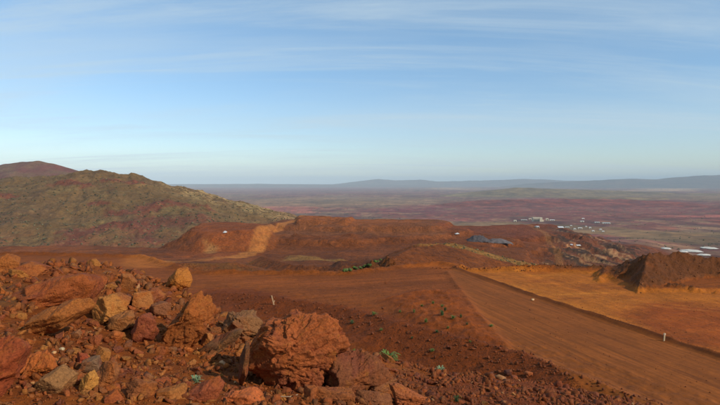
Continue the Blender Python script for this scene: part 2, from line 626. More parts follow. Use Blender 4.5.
def C_mid(x, y, z):
    n = len(x)
    c = np.tile(np.array(BROWN), (n, 1))
    s = np.maximum(y, 40) * 0.06          # patch edges wander in proportion to how far they are
    e1 = fbm2(x / 60, y / 60, 5, 101); e2 = fbm2(x / 9, y / 9, 5, 103); e3 = fbm2(x / 300, y / 300, 6, 105)
    e4 = fbm2(x / 1500, y / 1500, 6, 107, 0.6); e5 = fbm2(x / 190, y / 240, 5, 109, 0.65)

    def patch(P, rgb, soft, wob, nz, amt=1.0):
        nonlocal c
        d = poly_sd(x, y, P) + wob * nz
        c = blend(c, amt * sstep(soft, -soft, d), rgb)
    # mine country
    m = sstep(140, 260, y)
    c = blend(c, m * sstep(-0.2, 0.5, e1), (0.15, 0.055, 0.022))
    c = blend(c, m * 0.8 * sstep(0.1, 0.5, e3), (0.21, 0.085, 0.032))
    c = blend(c, m * 0.5 * sstep(0.15, 0.45, e2), (0.11, 0.042, 0.026))
    # far plain
    f = sstep(900, 2300, y)
    cp = np.tile(np.array((0.15, 0.062, 0.045)), (n, 1))
    cp = blend(cp, sstep(-0.05, 0.25, e4 + 0.3 * e5), (0.165, 0.125, 0.07))
    cp = blend(cp, 0.75 * sstep(0.08, 0.3, e5), (0.27, 0.20, 0.10))
    cp = blend(cp, 0.8 * sstep(-0.08, -0.3, e5), (0.075, 0.036, 0.028))
    cp = blend(cp, 0.7 * sstep(0.1, 0.3, fbm2(x / 420, y / 900, 5, 117, 0.6)), (0.19, 0.055, 0.035))
    c = c * (1 - f[:, None]) + cp * f[:, None]
    big = 420
    for P, rgb, soft, wob, nz, amt in (
        (ppoly((430, 214), (470, 201), (520, 196.5), (600, 197), (680, 199), (800, 205), (900, 214), (800, 222), (640, 219), (540, 216)), (0.165, 0.050, 0.034), 200, 900, e4, .85),
        (ppoly((380, 212), (400, 206), (440, 205), (450, 210), (430, 213)), (0.15, 0.035, 0.035), 100, 500, e4, .9),
        (ppoly((640, 216), (720, 214), (900, 214), (900, 217.5), (720, 217.5)), (0.33, 0.12, 0.085), 50, 200, e3, .85),
        (ppoly((226, 215), (245, 208), (300, 205), (325, 208), (315, 214), (260, 218)), (0.33, 0.13, 0.085), 60, 260, e3, .95),
        (ppoly((205, 189), (300, 186.6), (390, 187), (400, 191), (300, 195), (220, 194)), (0.17, 0.080, 0.085), 700, 4000, e4, .7),
        (ppoly((240, 207), (250, 199), (340, 196), (450, 198), (440, 204), (380, 207)), (0.21, 0.165, 0.08), 300, 900, e4, .75),
        (ppoly((430, 222), (520, 223), (620, 230), (760, 232), (760, 247), (640, 243), (540, 232), (440, 228)), (0.17, 0.14, 0.055), 60, 420, e3, .8),
        (ppoly((630, 191), (650, 188), (700, 188.3), (690, 191.5)), (0.42, 0.33, 0.16), 500, 2200, e4, .9),  # sunlit patch at right, its light put into the ground colour
        (ppoly((425, 189), (440, 187.5), (480, 188), (470, 190)), (0.40, 0.31, 0.16), 500, 2200, e4, .8),  # smaller sunlit patch right of centre, also painted as pale ground
        (ppoly((560, 197), (600, 192), (720, 194), (900, 200), (900, 204), (720, 201), (620, 198)), (0.19, 0.15, 0.06), 300, 1200, e4, .8),
    ):
        patch(P, rgb, soft, wob, nz, amt)
    nb5 = fbm2(x / 130, y / 240, 6, 118, 0.65)
    ff = sstep(2500, 4000, y)
    c = blend(c, ff * 0.65 * sstep(0.10, 0.32, nb5), (0.21, 0.15, 0.085))
    c = blend(c, ff * 0.65 * sstep(-0.12, -0.34, nb5), (0.075, 0.035, 0.030))
    fl = sstep(1700, 3000, y) * (1 - sstep(9000, 14000, y))
    c = blend(c, fl * 0.4 * sstep(0.25, 0.5, fbm2(x / 70, y / 110, 4, 111)), (0.30, 0.235, 0.12))
    c = blend(c, fl * 0.6 * sstep(0.25, 0.5, fbm2(x / 60, y / 90, 4, 113)), (0.05, 0.05, 0.03))
    # mine features
    patch([X(170, 430), X(190, 520), X(215, 640), X(262, 640), X(262, 520), X(245, 440)], (0.235, 0.078, 0.032), 12, 20, e2, 0.85)
    patch([X(262, 560), X(300, 560), X(446, 590), X(452, 740), X(262, 760)], (0.19, 0.083, 0.050), 12, 20, e2, 0.9)
    patch([X(285, 640), X(350, 610), X(410, 625), X(430, 700), X(300, 720)], (0.26, 0.098, 0.036), 5, 14, e2, 0.7)
    rd = line_sd(x, y, [X(300, 690), X(276, 620), X(264, 560), X(256, 500), X(238, 440), X(190, 400), X(140, 370)])
    c = blend(c, 0.8 * sstep(8.5, 5, rd + 2 * e2), (0.42, 0.20, 0.085))
    tz = (z / 7.0) % 1.0
    c = blend(c, 0.5 * sstep(150, 300, y) * (y < 1000) * sstep(0.62, 0.70, tz), (0.25, 0.095, 0.045))
    patch([X(203, 470), X(214, 470), X(216, 490), X(205, 495)], (0.42, 0.27, 0.17), 3, 8, e2, 0.6)
    patch([X(275, 395), X(345, 400), X(350, 430), X(290, 430)], (0.24, 0.17, 0.085), 6, 22, e2, 0.7)
    patch([X(195, 225), X(255, 230), X(258, 300), X(210, 330)], (0.15, 0.085, 0.040), 10, 40, e2, 0.6)
    patch([X(262, 225), X(420, 225), X(420, 290), X(262, 320)], (0.15, 0.055, 0.030), 10, 30, e2, 0.5)  # brown painted for the shadow on the pit wall
    patch([X(452, 640), X(520, 640), X(555, 900), X(470, 950)], (0.18, 0.062, 0.040), 15, 50, e1, 0.8)
    patch([X(472, 940), X(512, 930), X(520, 1060), X(478, 1060)], (0.16, 0.125, 0.12), 8, 26, e2, 0.8)
    pp = [X(545, 470), X(640, 470), X(655, 900), X(600, 940), X(552, 840)]
    d = poly_sd(x, y, pp) + 25 * e2
    inp = sstep(12, -12, d)
    c = blend(c, inp, (0.15, 0.062, 0.045))
    c = blend(c, inp * 0.92 * sstep(0.02, 0.2, fbm2((x + 0.5 * y) / 30, y / 70, 5, 171, 0.6)), (0.052, 0.038, 0.040))
    c = blend(c, inp * 0.8 * sstep(0.16, 0.34, fbm2((x + 0.5 * y) / 14, y / 60, 4, 119)), (0.36, 0.25, 0.21))
    rd = line_sd(x, y, [X(528, 900), X(545, 760), X(556, 640), X(563, 500)])
    c = blend(c, 0.6 * sstep(4.5, 2.5, rd + 2 * e2), (0.30, 0.16, 0.09))
    # scrub on the back of the ridge
    patch([X(405, 222), X(430, 248), X(440, 300), X(500, 340), X(560, 330), X(550, 255), X(500, 262), X(470, 250), X(440, 232)], (0.235, 0.160, 0.085), 5, 26, e2, 0.75)
    sc = sstep(6, -6, poly_sd(x, y, [X(405, 222), X(430, 248), X(440, 300), X(500, 340), X(560, 330), X(550, 255), X(500, 262), X(470, 250), X(440, 232)]))
    c = blend(c, sc * 0.7 * sstep(0.1, 0.35, fbm2(x / 3, y / 3, 3, 121)), (0.055, 0.06, 0.02))
    patch([X(352, 112), X(380, 126), X(392, 132), X(398, 116), X(372, 108)], (0.10, 0.05, 0.028), 3, 5, e2, 0.8)
    # the bench and what lies on it
    inb = sstep(2, -2, poly_sd(x, y, mid['bench']) + 2 * e2) * (y < 145)
    cb = np.tile(np.array((0.200, 0.068, 0.018)), (n, 1))
    cb = blend(cb, 0.7 * sstep(-0.3, 0.5, fbm2(x / 30, y / 8, 4, 123)), (0.155, 0.052, 0.015))
    c = c * (1 - inb[:, None]) + cb * inb[:, None]
    q = gpoly(BZ, (118, 268), (125, 260), (160, 254), (215, 252), (240, 254), (215, 262), (160, 268))
    patch([(p[0], p[1]) for p in q], (0.34, 0.135, 0.042), 2, 4, e2, 0.85)
    patch(gpoly(BZ, (440, 268), (455, 262), (480, 262), (500, 272), (470, 275)), (0.31, 0.105, 0.026), 2, 5, e2, 0.8)
    dr = poly_sd(x, y, road_poly)
    inr = sstep(0.9, -0.9, dr + 1.8 * e2)
    c = blend(c, inr, (0.190, 0.072, 0.023))
    do = poly_sd(x, y, ochre_poly) + 0.4 * e2
    io = sstep(0.4, -0.4, do)
    co = np.tile(np.array((0.32, 0.125, 0.026)), (n, 1))
    o1 = fbm2(x / 14, y / 10, 5, 127); o2 = fbm2((x + 0.6 * y) / 16, (y - 0.2 * x) / 3.2, 4, 129)
    co = blend(co, 0.85 * sstep(0.05, 0.5, o1), (0.24, 0.072, 0.022))
    co = blend(co, 0.7 * sstep(0.15, 0.5, o2), (0.45, 0.20, 0.045))
    co = blend(co, 0.7 * sstep(0.1, 0.5, -o2), (0.22, 0.078, 0.020))
    rdp = gpoly(BZ, (610, 320), (650, 300), (740, 305), (800, 330), (740, 350), (700, 345))
    co = blend(co, 0.85 * sstep(3, -3, poly_sd(x, y, rdp) + 5 * o1), (0.22, 0.060, 0.014))
    ylp = line_sd(x, y, [tuple(G(*p, BZ)[:2]) for p in ((510, 285), (570, 305), (620, 322))])
    co = blend(co, 0.5 * sstep(3.5, 0.5, ylp + 2 * e2), (0.44, 0.20, 0.045))
    c = c * (1 - io[:, None]) + co * io[:, None]
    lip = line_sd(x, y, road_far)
    c = blend(c, 0.75 * sstep(0.9, 0.3, lip), (0.13, 0.045, 0.020))  # dark line painted for the shadow the road lip casts
    # wheel tracks
    dl = line_sd(x, y, road_far) + 0.25 * fbm2(x / 12, y / 12, 3, 141)
    al = fbm2(x / 14, y / 30, 3, 143)
    for off, dk in ((1.6, 0), (3.3, 0), (5.0, 1), (6.8, 1), (9.0, 0), (10.7, 0), (13.0, 1), (14.8, 1)):
        tm = np.exp(-((dl - off) / 0.24) ** 2) * (y < 120) * (y > 20) * inr * sstep(-0.3, 0.3, al + 0.2 * (dk - 0.5))
        c = blend(c, 0.5 * tm, (0.27, 0.105, 0.045) if dk == 0 else (0.125, 0.045, 0.020))
    for P, dk in ((((60, 268), (200, 279), (330, 283), (450, 277)), 0), (((60, 274), (200, 287), (340, 292), (458, 284)), 1), (((150, 264), (260, 276), (380, 277), (448, 272)), 1), (((250, 281), (360, 286), (420, 294), (470, 318)), 0)):
        tl = line_sd(x, y, [tuple(G(px_, py_, BZ)[:2]) for px_, py_ in P]) + 0.5 * fbm2(x / 15, y / 15, 3, 145)
        tm = np.exp(-((np.abs(tl) - 0.95) / 0.22) ** 2) * inb * (1 - inr) * (1 - io)
        c = blend(c, 0.5 * tm, (0.27, 0.095, 0.045) if dk == 0 else (0.12, 0.042, 0.020))
    for P, dk in ((((500, 277), (560, 290), (640, 300), (760, 312)), 0), (((480, 273), (560, 280), (640, 288), (760, 296)), 1), (((540, 292), (600, 300), (680, 330), (760, 352)), 1)):
        tl = line_sd(x, y, [tuple(G(px_, py_, BZ)[:2]) for px_, py_ in P]) + 0.6 * fbm2(x / 15, y / 15, 3, 147)
        tm = np.exp(-((np.abs(tl) - 0.95) / 0.26) ** 2) * io
        c = blend(c, 0.4 * tm, (0.42, 0.19, 0.06) if dk == 0 else (0.19, 0.07, 0.02))
    # the mound
    mo = (y < 115) & (y > 76) & (z > BZ + 0.30) & (x > 36)
    c = blend(c, mo * 0.94, (0.105, 0.046, 0.027))
    c = blend(c, mo * 0.6 * sstep(0.1, 0.4, fbm2(x / 2.4, y / 2.4, 4, 131)), (0.10, 0.045, 0.022))
    c = blend(c, mo * 0.5 * sstep(0.1, 0.4, fbm2(x / 5, y / 3, 4, 133)), (0.21, 0.075, 0.028))
    # berm
    bl = line_sd(x, y, [p[:2] for p in berm_line])
    c = blend(c, sstep(7.5, 4.5, bl + 1.5 * e2) * (dr > 0.4), (0.150, 0.044, 0.013))
    wp = poly_sd(x, y, gpoly(BZ, (385, 300), (415, 292), (455, 292), (500, 346), (470, 342), (410, 325)))
    c = blend(c, 0.8 * sstep(2, -1, wp + 1.5 * e2), (0.19, 0.058, 0.016))
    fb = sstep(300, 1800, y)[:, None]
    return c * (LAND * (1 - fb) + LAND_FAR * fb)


def fan(cols, rows, apex=0.0):
    U, R = np.meshgrid(cols, rows)
    return (U * (R + apex)).ravel(), R.ravel()


def grid_quads(nc, nr):
    i = np.arange(nr - 1)[:, None] * nc + np.arange(nc - 1)[None, :]
    return np.stack([i, i + 1, i + 1 + nc, i + nc], -1).reshape(-1, 4)


pxs = np.concatenate([np.arange(-520, -30, 10), np.arange(-30, 751, 1.3), np.arange(758, 1240, 10)])
cols = np.array([ray(p, 182)[0] for p in pxs])
rows = [17.0]
while rows[-1] < 62000:
    y = rows[-1]
    k = 0.006 if y < 135 else 0.0095 if y < 1000 else 0.014 if y < 4000 else 0.03
    rows.append(y * (1 + k))
rows = np.array(rows)
x, y = fan(cols, rows)
z = H_mid(x, y)
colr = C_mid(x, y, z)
Q = grid_quads(len(cols), len(rows))
cxq = x[Q].mean(1); cyq = y[Q].mean(1); czq = z[Q].mean(1)
reg = np.full(len(Q), 3)                                      # mine ground
reg[cyq > 1700] = 4                                           # plain
benchin = (poly_sd(cxq, cyq, mid['bench']) < 0) & (cyq < 145)
reg[benchin] = 2
reg[benchin & (poly_sd(cxq, cyq, ochre_poly) < 0)] = 1
reg[benchin & (poly_sd(cxq, cyq, road_poly) < 0)] = 0
reg[benchin & (line_sd(cxq, cyq, [p[:2] for p in berm_line]) < 4.5) & (reg != 0)] = 5
reg[(cyq < 118) & (cyq > 68) & (czq > BZ + 0.7) & (cxq > 30)] = 6
rdv = np.array(road_far[2]) - np.array(road_far[0])
rang = math.atan2(rdv[1], rdv[0])
M_bench = ground_mat('bench_soil', (0.15, 1.1, 5.0), 0.17, ((1.6, 0.30), (9.0, 0.08)), (-0.35, 0.06, 0.9, 0.8, 0.20))
M_road = ground_mat('road_surface', (0.35, 2.4), 0.13, ((2.5, 0.05),), (-rang, 0.05, 1.5, 1.5, 0.34))
M_ochre = ground_mat('ochre_soil', (0.25, 1.5, 6.0), 0.16, ((0.9, 0.3), (6.0, 0.06)), (-rang, 0.12, 0.8, 0.7, 0.22))
M_mine = ground_mat('mine_soil', (0.02, 0.12, 0.6), 0.27, ((0.07, 8.0), (0.35, 2.4), (1.5, 0.5)))
M_plain = ground_mat('plain_soil', (0.0015, 0.006, 0.02), 0.40, ((0.004, 14.0),))
M_berm = ground_mat('berm_soil', (0.9, 5.0), 0.22, ((1.8, 0.35), (7.0, 0.10)))
for rid, name, mat in ((0, 'haul_road', M_road), (1, 'ochre_ground', M_ochre), (2, 'mine_bench', M_bench), (3, 'mine_ground', M_mine), (4, 'plain', M_plain), (5, 'soil_berm', M_berm), (6, 'rubble_mound', M_berm)):
    q = Q[reg == rid]
    used = np.unique(q)
    mp = np.full(len(x), -1); mp[used] = np.arange(len(used))
    me = make_mesh(name, np.stack([x, y, z], -1)[used], quads=mp[q], col=colr[used])
    o = obj(name, me, mat)
    tag(o, kind='structure')
# the country beyond what the fan of the view covers
me = make_mesh('outer_ground', [(-70000, -40000, -285), (70000, -40000, -285), (70000, 80000, -285), (-70000, 80000, -285)], quads=[(0, 1, 2, 3)], col=np.tile(np.array((0.16, 0.10, 0.06)), (4, 1)))
tag(obj('outer_plain', me, M_plain), kind='structure')

# ------------------------------------------------------------------ hills left
def hill(name, pxa, pxb, npx, ya, yb, ny, fz, fc, mat):
    cols = np.array([ray(p, 182)[0] for p in np.linspace(pxa, pxb, npx)])
    rows = np.geomspace(ya, yb, ny)
    x, y = fan(cols, rows)
    z = fz(x, y)
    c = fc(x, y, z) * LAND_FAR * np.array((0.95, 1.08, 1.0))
    q = grid_quads(npx, ny)
    base = np.interp(y, base_y, base_z)
    keep = (z[q] > base[q] - 14).any(1)
    q = q[keep]
    used = np.unique(q); mp = np.full(len(x), -1); mp[used] = np.arange(len(used))
    o = obj(name, make_mesh(name, np.stack([x, y, z], -1)[used], quads=mp[q], col=c[used]), mat)
    tag(o, kind='structure')
    return (x, y, z, c)


def z_left(x, y):
    n1 = fbm2(x / 210, y / 210, 6, 201, 0.55); n2 = fbm2(x / 120, y / 120, 6, 203, 0.55, True); n3 = fbm2(x / 26, y / 26, 4, 205)
    z = np.full(x.shape, -400.0)
    crest = [tuple(D(*p)) for p in ((-420, 176, 1250), (-150, 172, 1250), (-40, 181, 1200), (20, 177, 1180), (60, 174.5, 1180), (88, 171, 1180), (100, 170, 1180), (113, 173, 1180), (134, 175, 1190), (160, 182.5, 1220), (200, 191.5, 1280), (215, 199, 1320), (230, 208, 1340), (241, 220, 1370), (247, 245, 1390))]
    z = ridge(z, x, y, crest, 0.34, 0.29, 7, 0.22, n1)
    gl = fbm2((x + 0.35 * y) / 42, (y - 0.3 * x) / 190, 5, 207, 0.55, True)
    for q in (((100, 172, 1180), (112, 190, 1050), (130, 215, 930), (150, 236, 800)),
              ((185, 190, 1250), (205, 203, 1130), (214, 220, 950)),
              ((60, 176, 1180), (40, 196, 1000), (22, 222, 850)),
              ((134, 176, 1190), (160, 196, 1080), (172, 207, 1000), (196, 212, 940)),
              ((-40, 180, 1200), (-60, 205, 950)), ((20, 178, 1180), (-10, 200, 980), (-40, 225, 800))):
        z = ridge(z, x, y, [tuple(D(*p)) for p in q], 0.25, 0.25, 12, 0.3, n1)
    amp = sstep(-200, -40, z) * 0.6 + 0.5
    z = z + amp * (n2 * 5.0 + n3 * 1.8 + gl * 4.5) - 6.0
    # rocky shelves
    for q in (((60, 188, 1090), (72, 186, 1095), (82, 189, 1090)), ((104, 181, 1120), (124, 180, 1130), (140, 186, 1120)), ((130, 216, 935), (142, 214, 940), (158, 207, 985), (176, 203, 1020), (190, 203, 1030), (206, 207, 1040)), ((90, 226, 850), (112, 224, 860), (134, 226, 865)), ((92, 212, 960), (106, 213, 955)), ((6, 204, 1000), (-20, 200, 1010))):
        P = [tuple(D(*p)[:2]) for p in q]
        d = line_sd(x, y, P)
        z = z + 5.0 * np.exp(-(d / 20) ** 2) * (0.5 + n3 + 0.4 * n2)
    return z


shelves = [[tuple(D(*p)[:2]) for p in q] for q in (((58, 190, 1080), (72, 187, 1095), (84, 192, 1080)), ((104, 181, 1120), (124, 180, 1130), (142, 186, 1120)), ((118, 218, 925), (142, 215, 940), (158, 207, 985), (176, 203, 1020), (190, 203, 1030), (208, 209, 1035)), ((20, 251, 720), (60, 248, 735), (85, 230, 830), (112, 224, 860), (136, 228, 860), (150, 240, 790)), ((92, 212, 960), (106, 213, 955)), ((10, 204, 1000), (-20, 200, 1010)), ((150, 225, 900), (185, 228, 900), (210, 232, 890)))]


def c_left(x, y, z):
    n = len(x)
    gz = 0
    c = np.tile(np.array((0.150, 0.100, 0.042)), (n, 1))
    a = fbm2(x / 60, y / 60, 6, 211, 0.6); b = fbm2(x / 14, y / 14, 4, 213, 0.6); d2 = fbm2(x / 160, y / 160, 5, 215)
    c = blend(c, 0.75 * sstep(0.0, 0.4, a), (0.18, 0.138, 0.055))
    c = blend(c, 0.55 * sstep(0.0, 0.45, -d2), (0.125, 0.075, 0.042))
    u = x / np.maximum(y, 1) * F + 360
    c = blend(c, 0.8 * sstep(120, 200, u) * sstep(1040, 1180, y) * sstep(-0.15, 0.25, b + 0.5 * a), (0.40, 0.32, 0.15))  # sunlight on the crest's right flank, painted in as bright straw
    lo = sstep(-60, -95, z)
    c = blend(c, lo * 0.7 * sstep(-0.25, 0.2, a + 0.3 * b), (0.20, 0.072, 0.038))
    for i, P in enumerate(shelves):
        d = line_sd(x, y, P)
        wd = (22, 14, 26, 26, 9, 14, 40)[i]
        c = blend(c, (0.75 if i == 6 else 0.92) * sstep(wd, wd * 0.35, d + wd * 1.2 * a + wd * 1.1 * b), (0.150, 0.054, 0.034))
    g2 = fbm2((x + 0.35 * y) / 42, (y - 0.3 * x) / 190, 5, 207, 0.55, True)
    c = blend(c, 0.6 * sstep(0.15, -0.25, g2), (0.105, 0.062, 0.036))
    c = blend(c, 0.75 * sstep(0.2, 0.45, b), (0.065, 0.05, 0.028))
    c = blend(c, 0.5 * sstep(0.2, 0.45, -b), (0.24, 0.19, 0.09))
    return c


M_hill = ground_mat('hill_ground', (0.02, 0.12, 0.5), 0.26, ((0.05, 6.0), (0.25, 2.0)))
hx, hy, hz, hc = hill('spinifex_hill', -420, 330, 560, 600, 1700, 330, z_left, c_left, M_hill)


def z_back(x, y):
    n1 = fbm2(x / 350, y / 350, 6, 221, 0.5); n2 = fbm2(x / 180, y / 180, 5, 223, 0.5, True)
    z = np.full(x.shape, -500.0)
    crest = [tuple(D(*p)) for p in ((-420, 178, 2700), (-120, 175, 2700), (-30, 170, 2650), (5, 164, 2600), (22, 161.5, 2600), (38, 160.8, 2600), (52, 163.5, 2600), (65, 169, 2600), (76, 176, 2600), (110, 186, 2650), (180, 200, 2700))]
    z = ridge(z, x, y, crest, 0.30, 0.30, 9, 0.12, n1)
    z = ridge(z, x, y, [tuple(D(*p)) for p in ((30, 163, 2600), (10, 175, 2350), (-20, 190, 2100))], 0.3, 0.3, 14, 0.3, n1)
    return z + n2 * 5 - 4


def c_back(x, y, z):
    c = np.tile(np.array((0.14, 0.062, 0.050)), (len(x), 1))
    a = fbm2(x / 120, y / 120, 6, 225, 0.6)
    c = blend(c, 0.85 * sstep(-0.2, 0.25, a), (0.16, 0.110, 0.06))
    c = blend(c, 0.7 * sstep(0.15, 0.4, -a), (0.15, 0.050, 0.040))
    return c


hill('red_hill', -420, 200, 260, 1800, 3300, 120, z_back, c_back, M_hill)


def far_range(name, crest, slope, amp, rgb, px0, px1, y0, y1):
    def fz(x, y):
        n1 = fbm2(x / 2500, y / 2500, 5, 231, 0.5); n2 = fbm2(x / 1300, y / 1300, 5, 233, 0.55, True)
        z = np.full(x.shape, -900.0)
        z = ridge(z, x, y, [tuple(D(p[0], 184.5 - (184.5 - p[1]) * 0.78, p[2])) for p in crest], slope, slope, 25, 0.2, n1)
        return z + n2 * amp - amp * 0.5

    def fc(x, y, z):
        c = np.tile(np.array(rgb), (len(x), 1))
        return blend(c, 0.6 * sstep(-0.2, 0.4, fbm2(x / 900, y / 900, 5, 235)), (0.14, 0.09, 0.06))
    hill(name, px0, px1, 330, y0, y1, 60, fz, fc, M_plain)


far_range('mountain_range', ((330, 185.5, 34000), (356, 181, 34000), (378, 177.5, 34000), (400, 179, 34000), (420, 178.3, 34000), (440, 180.5, 34000), (470, 179.5, 34000), (500, 178.6, 34000), (522, 177.3, 34000), (545, 178, 34000), (570, 179.5, 34000), (620, 181, 34000), (700, 183, 34000)), 0.12, 28, (0.11, 0.08, 0.06), 300, 720, 28000, 42000)
far_range('blue_range', ((530, 183, 26000), (580, 180, 26000), (610, 178.3, 26000), (632, 177, 26000), (655, 178, 26000), (680, 174.8, 26000), (705, 172.6, 26000), (730, 171.8, 26000), (780, 172.5, 26000), (900, 175, 26000), (1100, 180, 26000)), 0.12, 26, (0.10, 0.08, 0.06), 500, 1150, 21000, 33000)
far_range('low_range', ((-500, 183, 30000), (200, 184, 30000), (260, 183.6, 30000), (330, 184.5, 30000), (420, 185.2, 30000)), 0.05, 16, (0.11, 0.08, 0.06), -500, 460, 24000, 38000)


def z_mesa(x, y):
    n1 = fbm2(x / 600, y / 600, 5, 241, 0.5); n2 = fbm2(x / 260, y / 260, 5, 243, 0.5, True)
    z = np.full(x.shape, -900.0)
    z = ridge(z, x, y, [tuple(D(*p)) for p in ((480, 195, 10500), (500, 190.5, 10500), (515, 187.5, 10500), (530, 187.8, 10500), (545, 188.6, 10700), (600, 190, 11000), (680, 193, 11000), (760, 194, 11000))], 0.14, 0.10, 12, 0.3, n1)
    z = ridge(z, x, y, [tuple(D(*p)) for p in ((560, 198, 7800), (600, 196.5, 8000), (660, 198, 8200), (700, 200, 8200), (760, 203, 8000), (900, 206, 7800))], 0.12, 0.10, 10, 0.3, n1)
    return z + n2 * 8 - 5


def c_mesa(x, y, z):
    c = np.tile(np.array((0.165, 0.125, 0.055)), (len(x), 1))
    a = fbm2(x / 500, y / 500, 6, 245, 0.6)
    c = blend(c, 0.8 * sstep(0.0, 0.4, a), (0.22, 0.175, 0.085))
    return blend(c, 0.8 * sstep(0.1, 0.4, -a), (0.12, 0.06, 0.045))


hill('low_hills', 440, 960, 380, 6800, 12500, 110, z_mesa, c_mesa, M_plain)


def z_esc(x, y):
    n1 = fbm2(x / 300, y / 300, 5, 251, 0.5); n2 = fbm2(x / 160, y / 160, 5, 253, 0.5, True)
    z = np.full(x.shape, -900.0)
    z = ridge(z, x, y, [tuple(D(*p)) for p in ((440, 204, 5900), (480, 200, 6000), (560, 198.5, 6200), (620, 199, 6200), (670, 201, 6000), (700, 206, 5600), (760, 209, 5500), (900, 212, 5500))], 0.20, 0.11, 8, 0.4, n1)
    return z + n2 * 7 - 5


def c_esc(x, y, z):
    c = np.tile(np.array((0.165, 0.048, 0.034)), (len(x), 1))
    a = fbm2(x / 260, y / 260, 6, 255, 0.6)
    c = blend(c, 0.6 * sstep(0.1, 0.4, a), (0.26, 0.10, 0.075))
    return blend(c, 0.8 * sstep(0.1, 0.4, -a), (0.10, 0.035, 0.04))


hill('red_escarpment', 420, 960, 420, 4700, 7300, 130, z_esc, c_esc, M_plain)

# ------------------------------------------------------------------ ground underfoot and the rim of rubble
ctl = [(-400, 405, 2.6), (-200, 405, 2.9), (0, 405, 3.2), (100, 405, 3.4), (200, 405, 3.6), (300, 405, 3.9), (400, 405, 4.2), (500, 405, 5.0), (600, 407, 6.6), (720, 430, 6.6), (900, 480, 6.0),
       (0, 340, 4.3), (0, 300, 5.6), (0, 268, 7.5), (60, 300, 6.2), (60, 264, 9.0), (120, 268, 9.6), (100, 320, 5.9), (100, 360, 4.7), (180, 292, 8.6), (180, 330, 6.1), (180, 370, 4.7),
       (230, 318, 8.0), (230, 352, 5.8), (300, 346, 7.6), (300, 390, 4.9), (350, 352, 8.0), (350, 388, 5.2), (400, 362, 8.3), (400, 385, 5.6), (460, 376, 9.0), (460, 392, 6.2), (520, 381, 10.2), (600, 395, 11.5), (660, 411, 12.5), (750, 435, 13.5), (900, 480, 14),
       (-150, 268, 7.5), (-350, 275, 7.0), (-150, 340, 4.2)]
pts = np.array([D(*p) for p in ctl] + [np.array(p) for p in ((0, 0, -1.65), (-4, -2, -1.5), (4, -2, -1.9), (0, -6, -1.6), (-8, -6, -1.3), (8, -6, -2.1), (-2, 1.5, -1.5), (2.5, 1.5, -1.8), (10, 2, -2.6))])
kk = len(pts)


def tps_phi(r2):
    return np.where(r2 > 1e-12, 0.5 * r2 * np.log(r2 + 1e-12), 0)


A = np.zeros((kk + 3, kk + 3))
A[:kk, :kk] = tps_phi((pts[:, None, 0] - pts[None, :, 0]) ** 2 + (pts[:, None, 1] - pts[None, :, 1]) ** 2) + np.eye(kk) * 0.4
A[:kk, kk] = 1; A[:kk, kk + 1] = pts[:, 0]; A[:kk, kk + 2] = pts[:, 1]
A[kk:, :kk] = A[:kk, kk:].T
W = np.linalg.solve(A, np.concatenate([pts[:, 2], [0, 0, 0]]))


def tps(x, y):
    z = W[kk] + W[kk + 1] * x + W[kk + 2] * y
    for i in range(kk):
        z = z + W[i] * tps_phi((x - pts[i, 0]) ** 2 + (y - pts[i, 1]) ** 2)
    return z


rim_px = [-600, -350, -150, 0, 60, 120, 180, 230, 300, 350, 400, 460, 520, 600, 660, 750, 900, 1300]
rim_d = [6.5, 7.0, 7.5, 7.6, 9.2, 9.8, 8.8, 8.1, 7.7, 8.1, 8.4, 9.1, 10.3, 11.6, 12.6, 13.6, 14, 14]


def H_fg(x, y, detail=True):
    u = np.where(y > 0.6, x / np.maximum(y, 0.6), np.sign(x) * 1.6) * F + 360
    rd = np.interp(u, rim_px, rim_d) + 0.25 * fbm2(u / 60, u * 0 + 3.3, 3, 301)
    over = y - rd
    yy = np.where(over > 0, rd, y)
    xs = np.where(over > 0, x * yy / np.maximum(y, 0.6), x)
    z = tps(xs, yy)
    drop = np.maximum(over + 0.35, 0)
    z = z - np.where(drop < 1.5, 0.25 * drop * drop, 0.75 * (drop - 0.75))
    if detail:
        z = z + 0.060 * fbm2(x / 0.8, y / 0.8, 4, 303) + 0.018 * fbm2(x / 0.16, y / 0.16, 3, 305, 0.6)
    return z


def hit_fg(px, py):
    a, b = ray(px, py)
    d = np.linspace(2.0, 16, 700)
    g = H_fg(a * d, d, False)
    k = np.nonzero(b * d <= g)[0]
    return d[k[0]] if len(k) else None


fpx = np.concatenate([np.linspace(-2.6, -0.80, 50)[:-1], np.linspace(-0.80, 0.80, 540), np.linspace(0.80, 2.8, 50)[1:]])
frow = np.concatenate([np.linspace(-5.0, 2.0, 40)[:-1], 2.0 + (np.linspace(0, 1, 420) ** 1.35) * 14, np.linspace(16, 34, 60)[1:]])
apex = 6.0
Ux, Ry = np.meshgrid(fpx * 0.5, frow)
# narrow fan through the apex 6 m behind the camera: at y the half width is u*(y+6)
gx = (Ux * 1.0 * (Ry + apex)).ravel(); gy = Ry.ravel()
gz = H_fg(gx, gy)
e = fbm2(gx / 0.9, gy / 0.9, 5, 311, 0.6); e2 = fbm2(gx / 0.2, gy / 0.2, 4, 313, 0.6); e3 = fbm2(gx / 2.2, gy / 2.2, 3, 315)
cg = np.tile(np.array((0.19, 0.062, 0.016)), (len(gx), 1))
cg = blend(cg, 0.7 * sstep(0, 0.4, e), (0.24, 0.085, 0.018))
cg = blend(cg, 0.6 * sstep(0.05, 0.4, e3), (0.27, 0.10, 0.030))
cg = blend(cg, 0.6 * sstep(0.1, 0.4, e2), (0.12, 0.042, 0.022))
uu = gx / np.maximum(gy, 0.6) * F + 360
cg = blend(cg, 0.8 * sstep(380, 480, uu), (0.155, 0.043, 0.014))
gp = D(2, 300, hit_fg(2, 300))
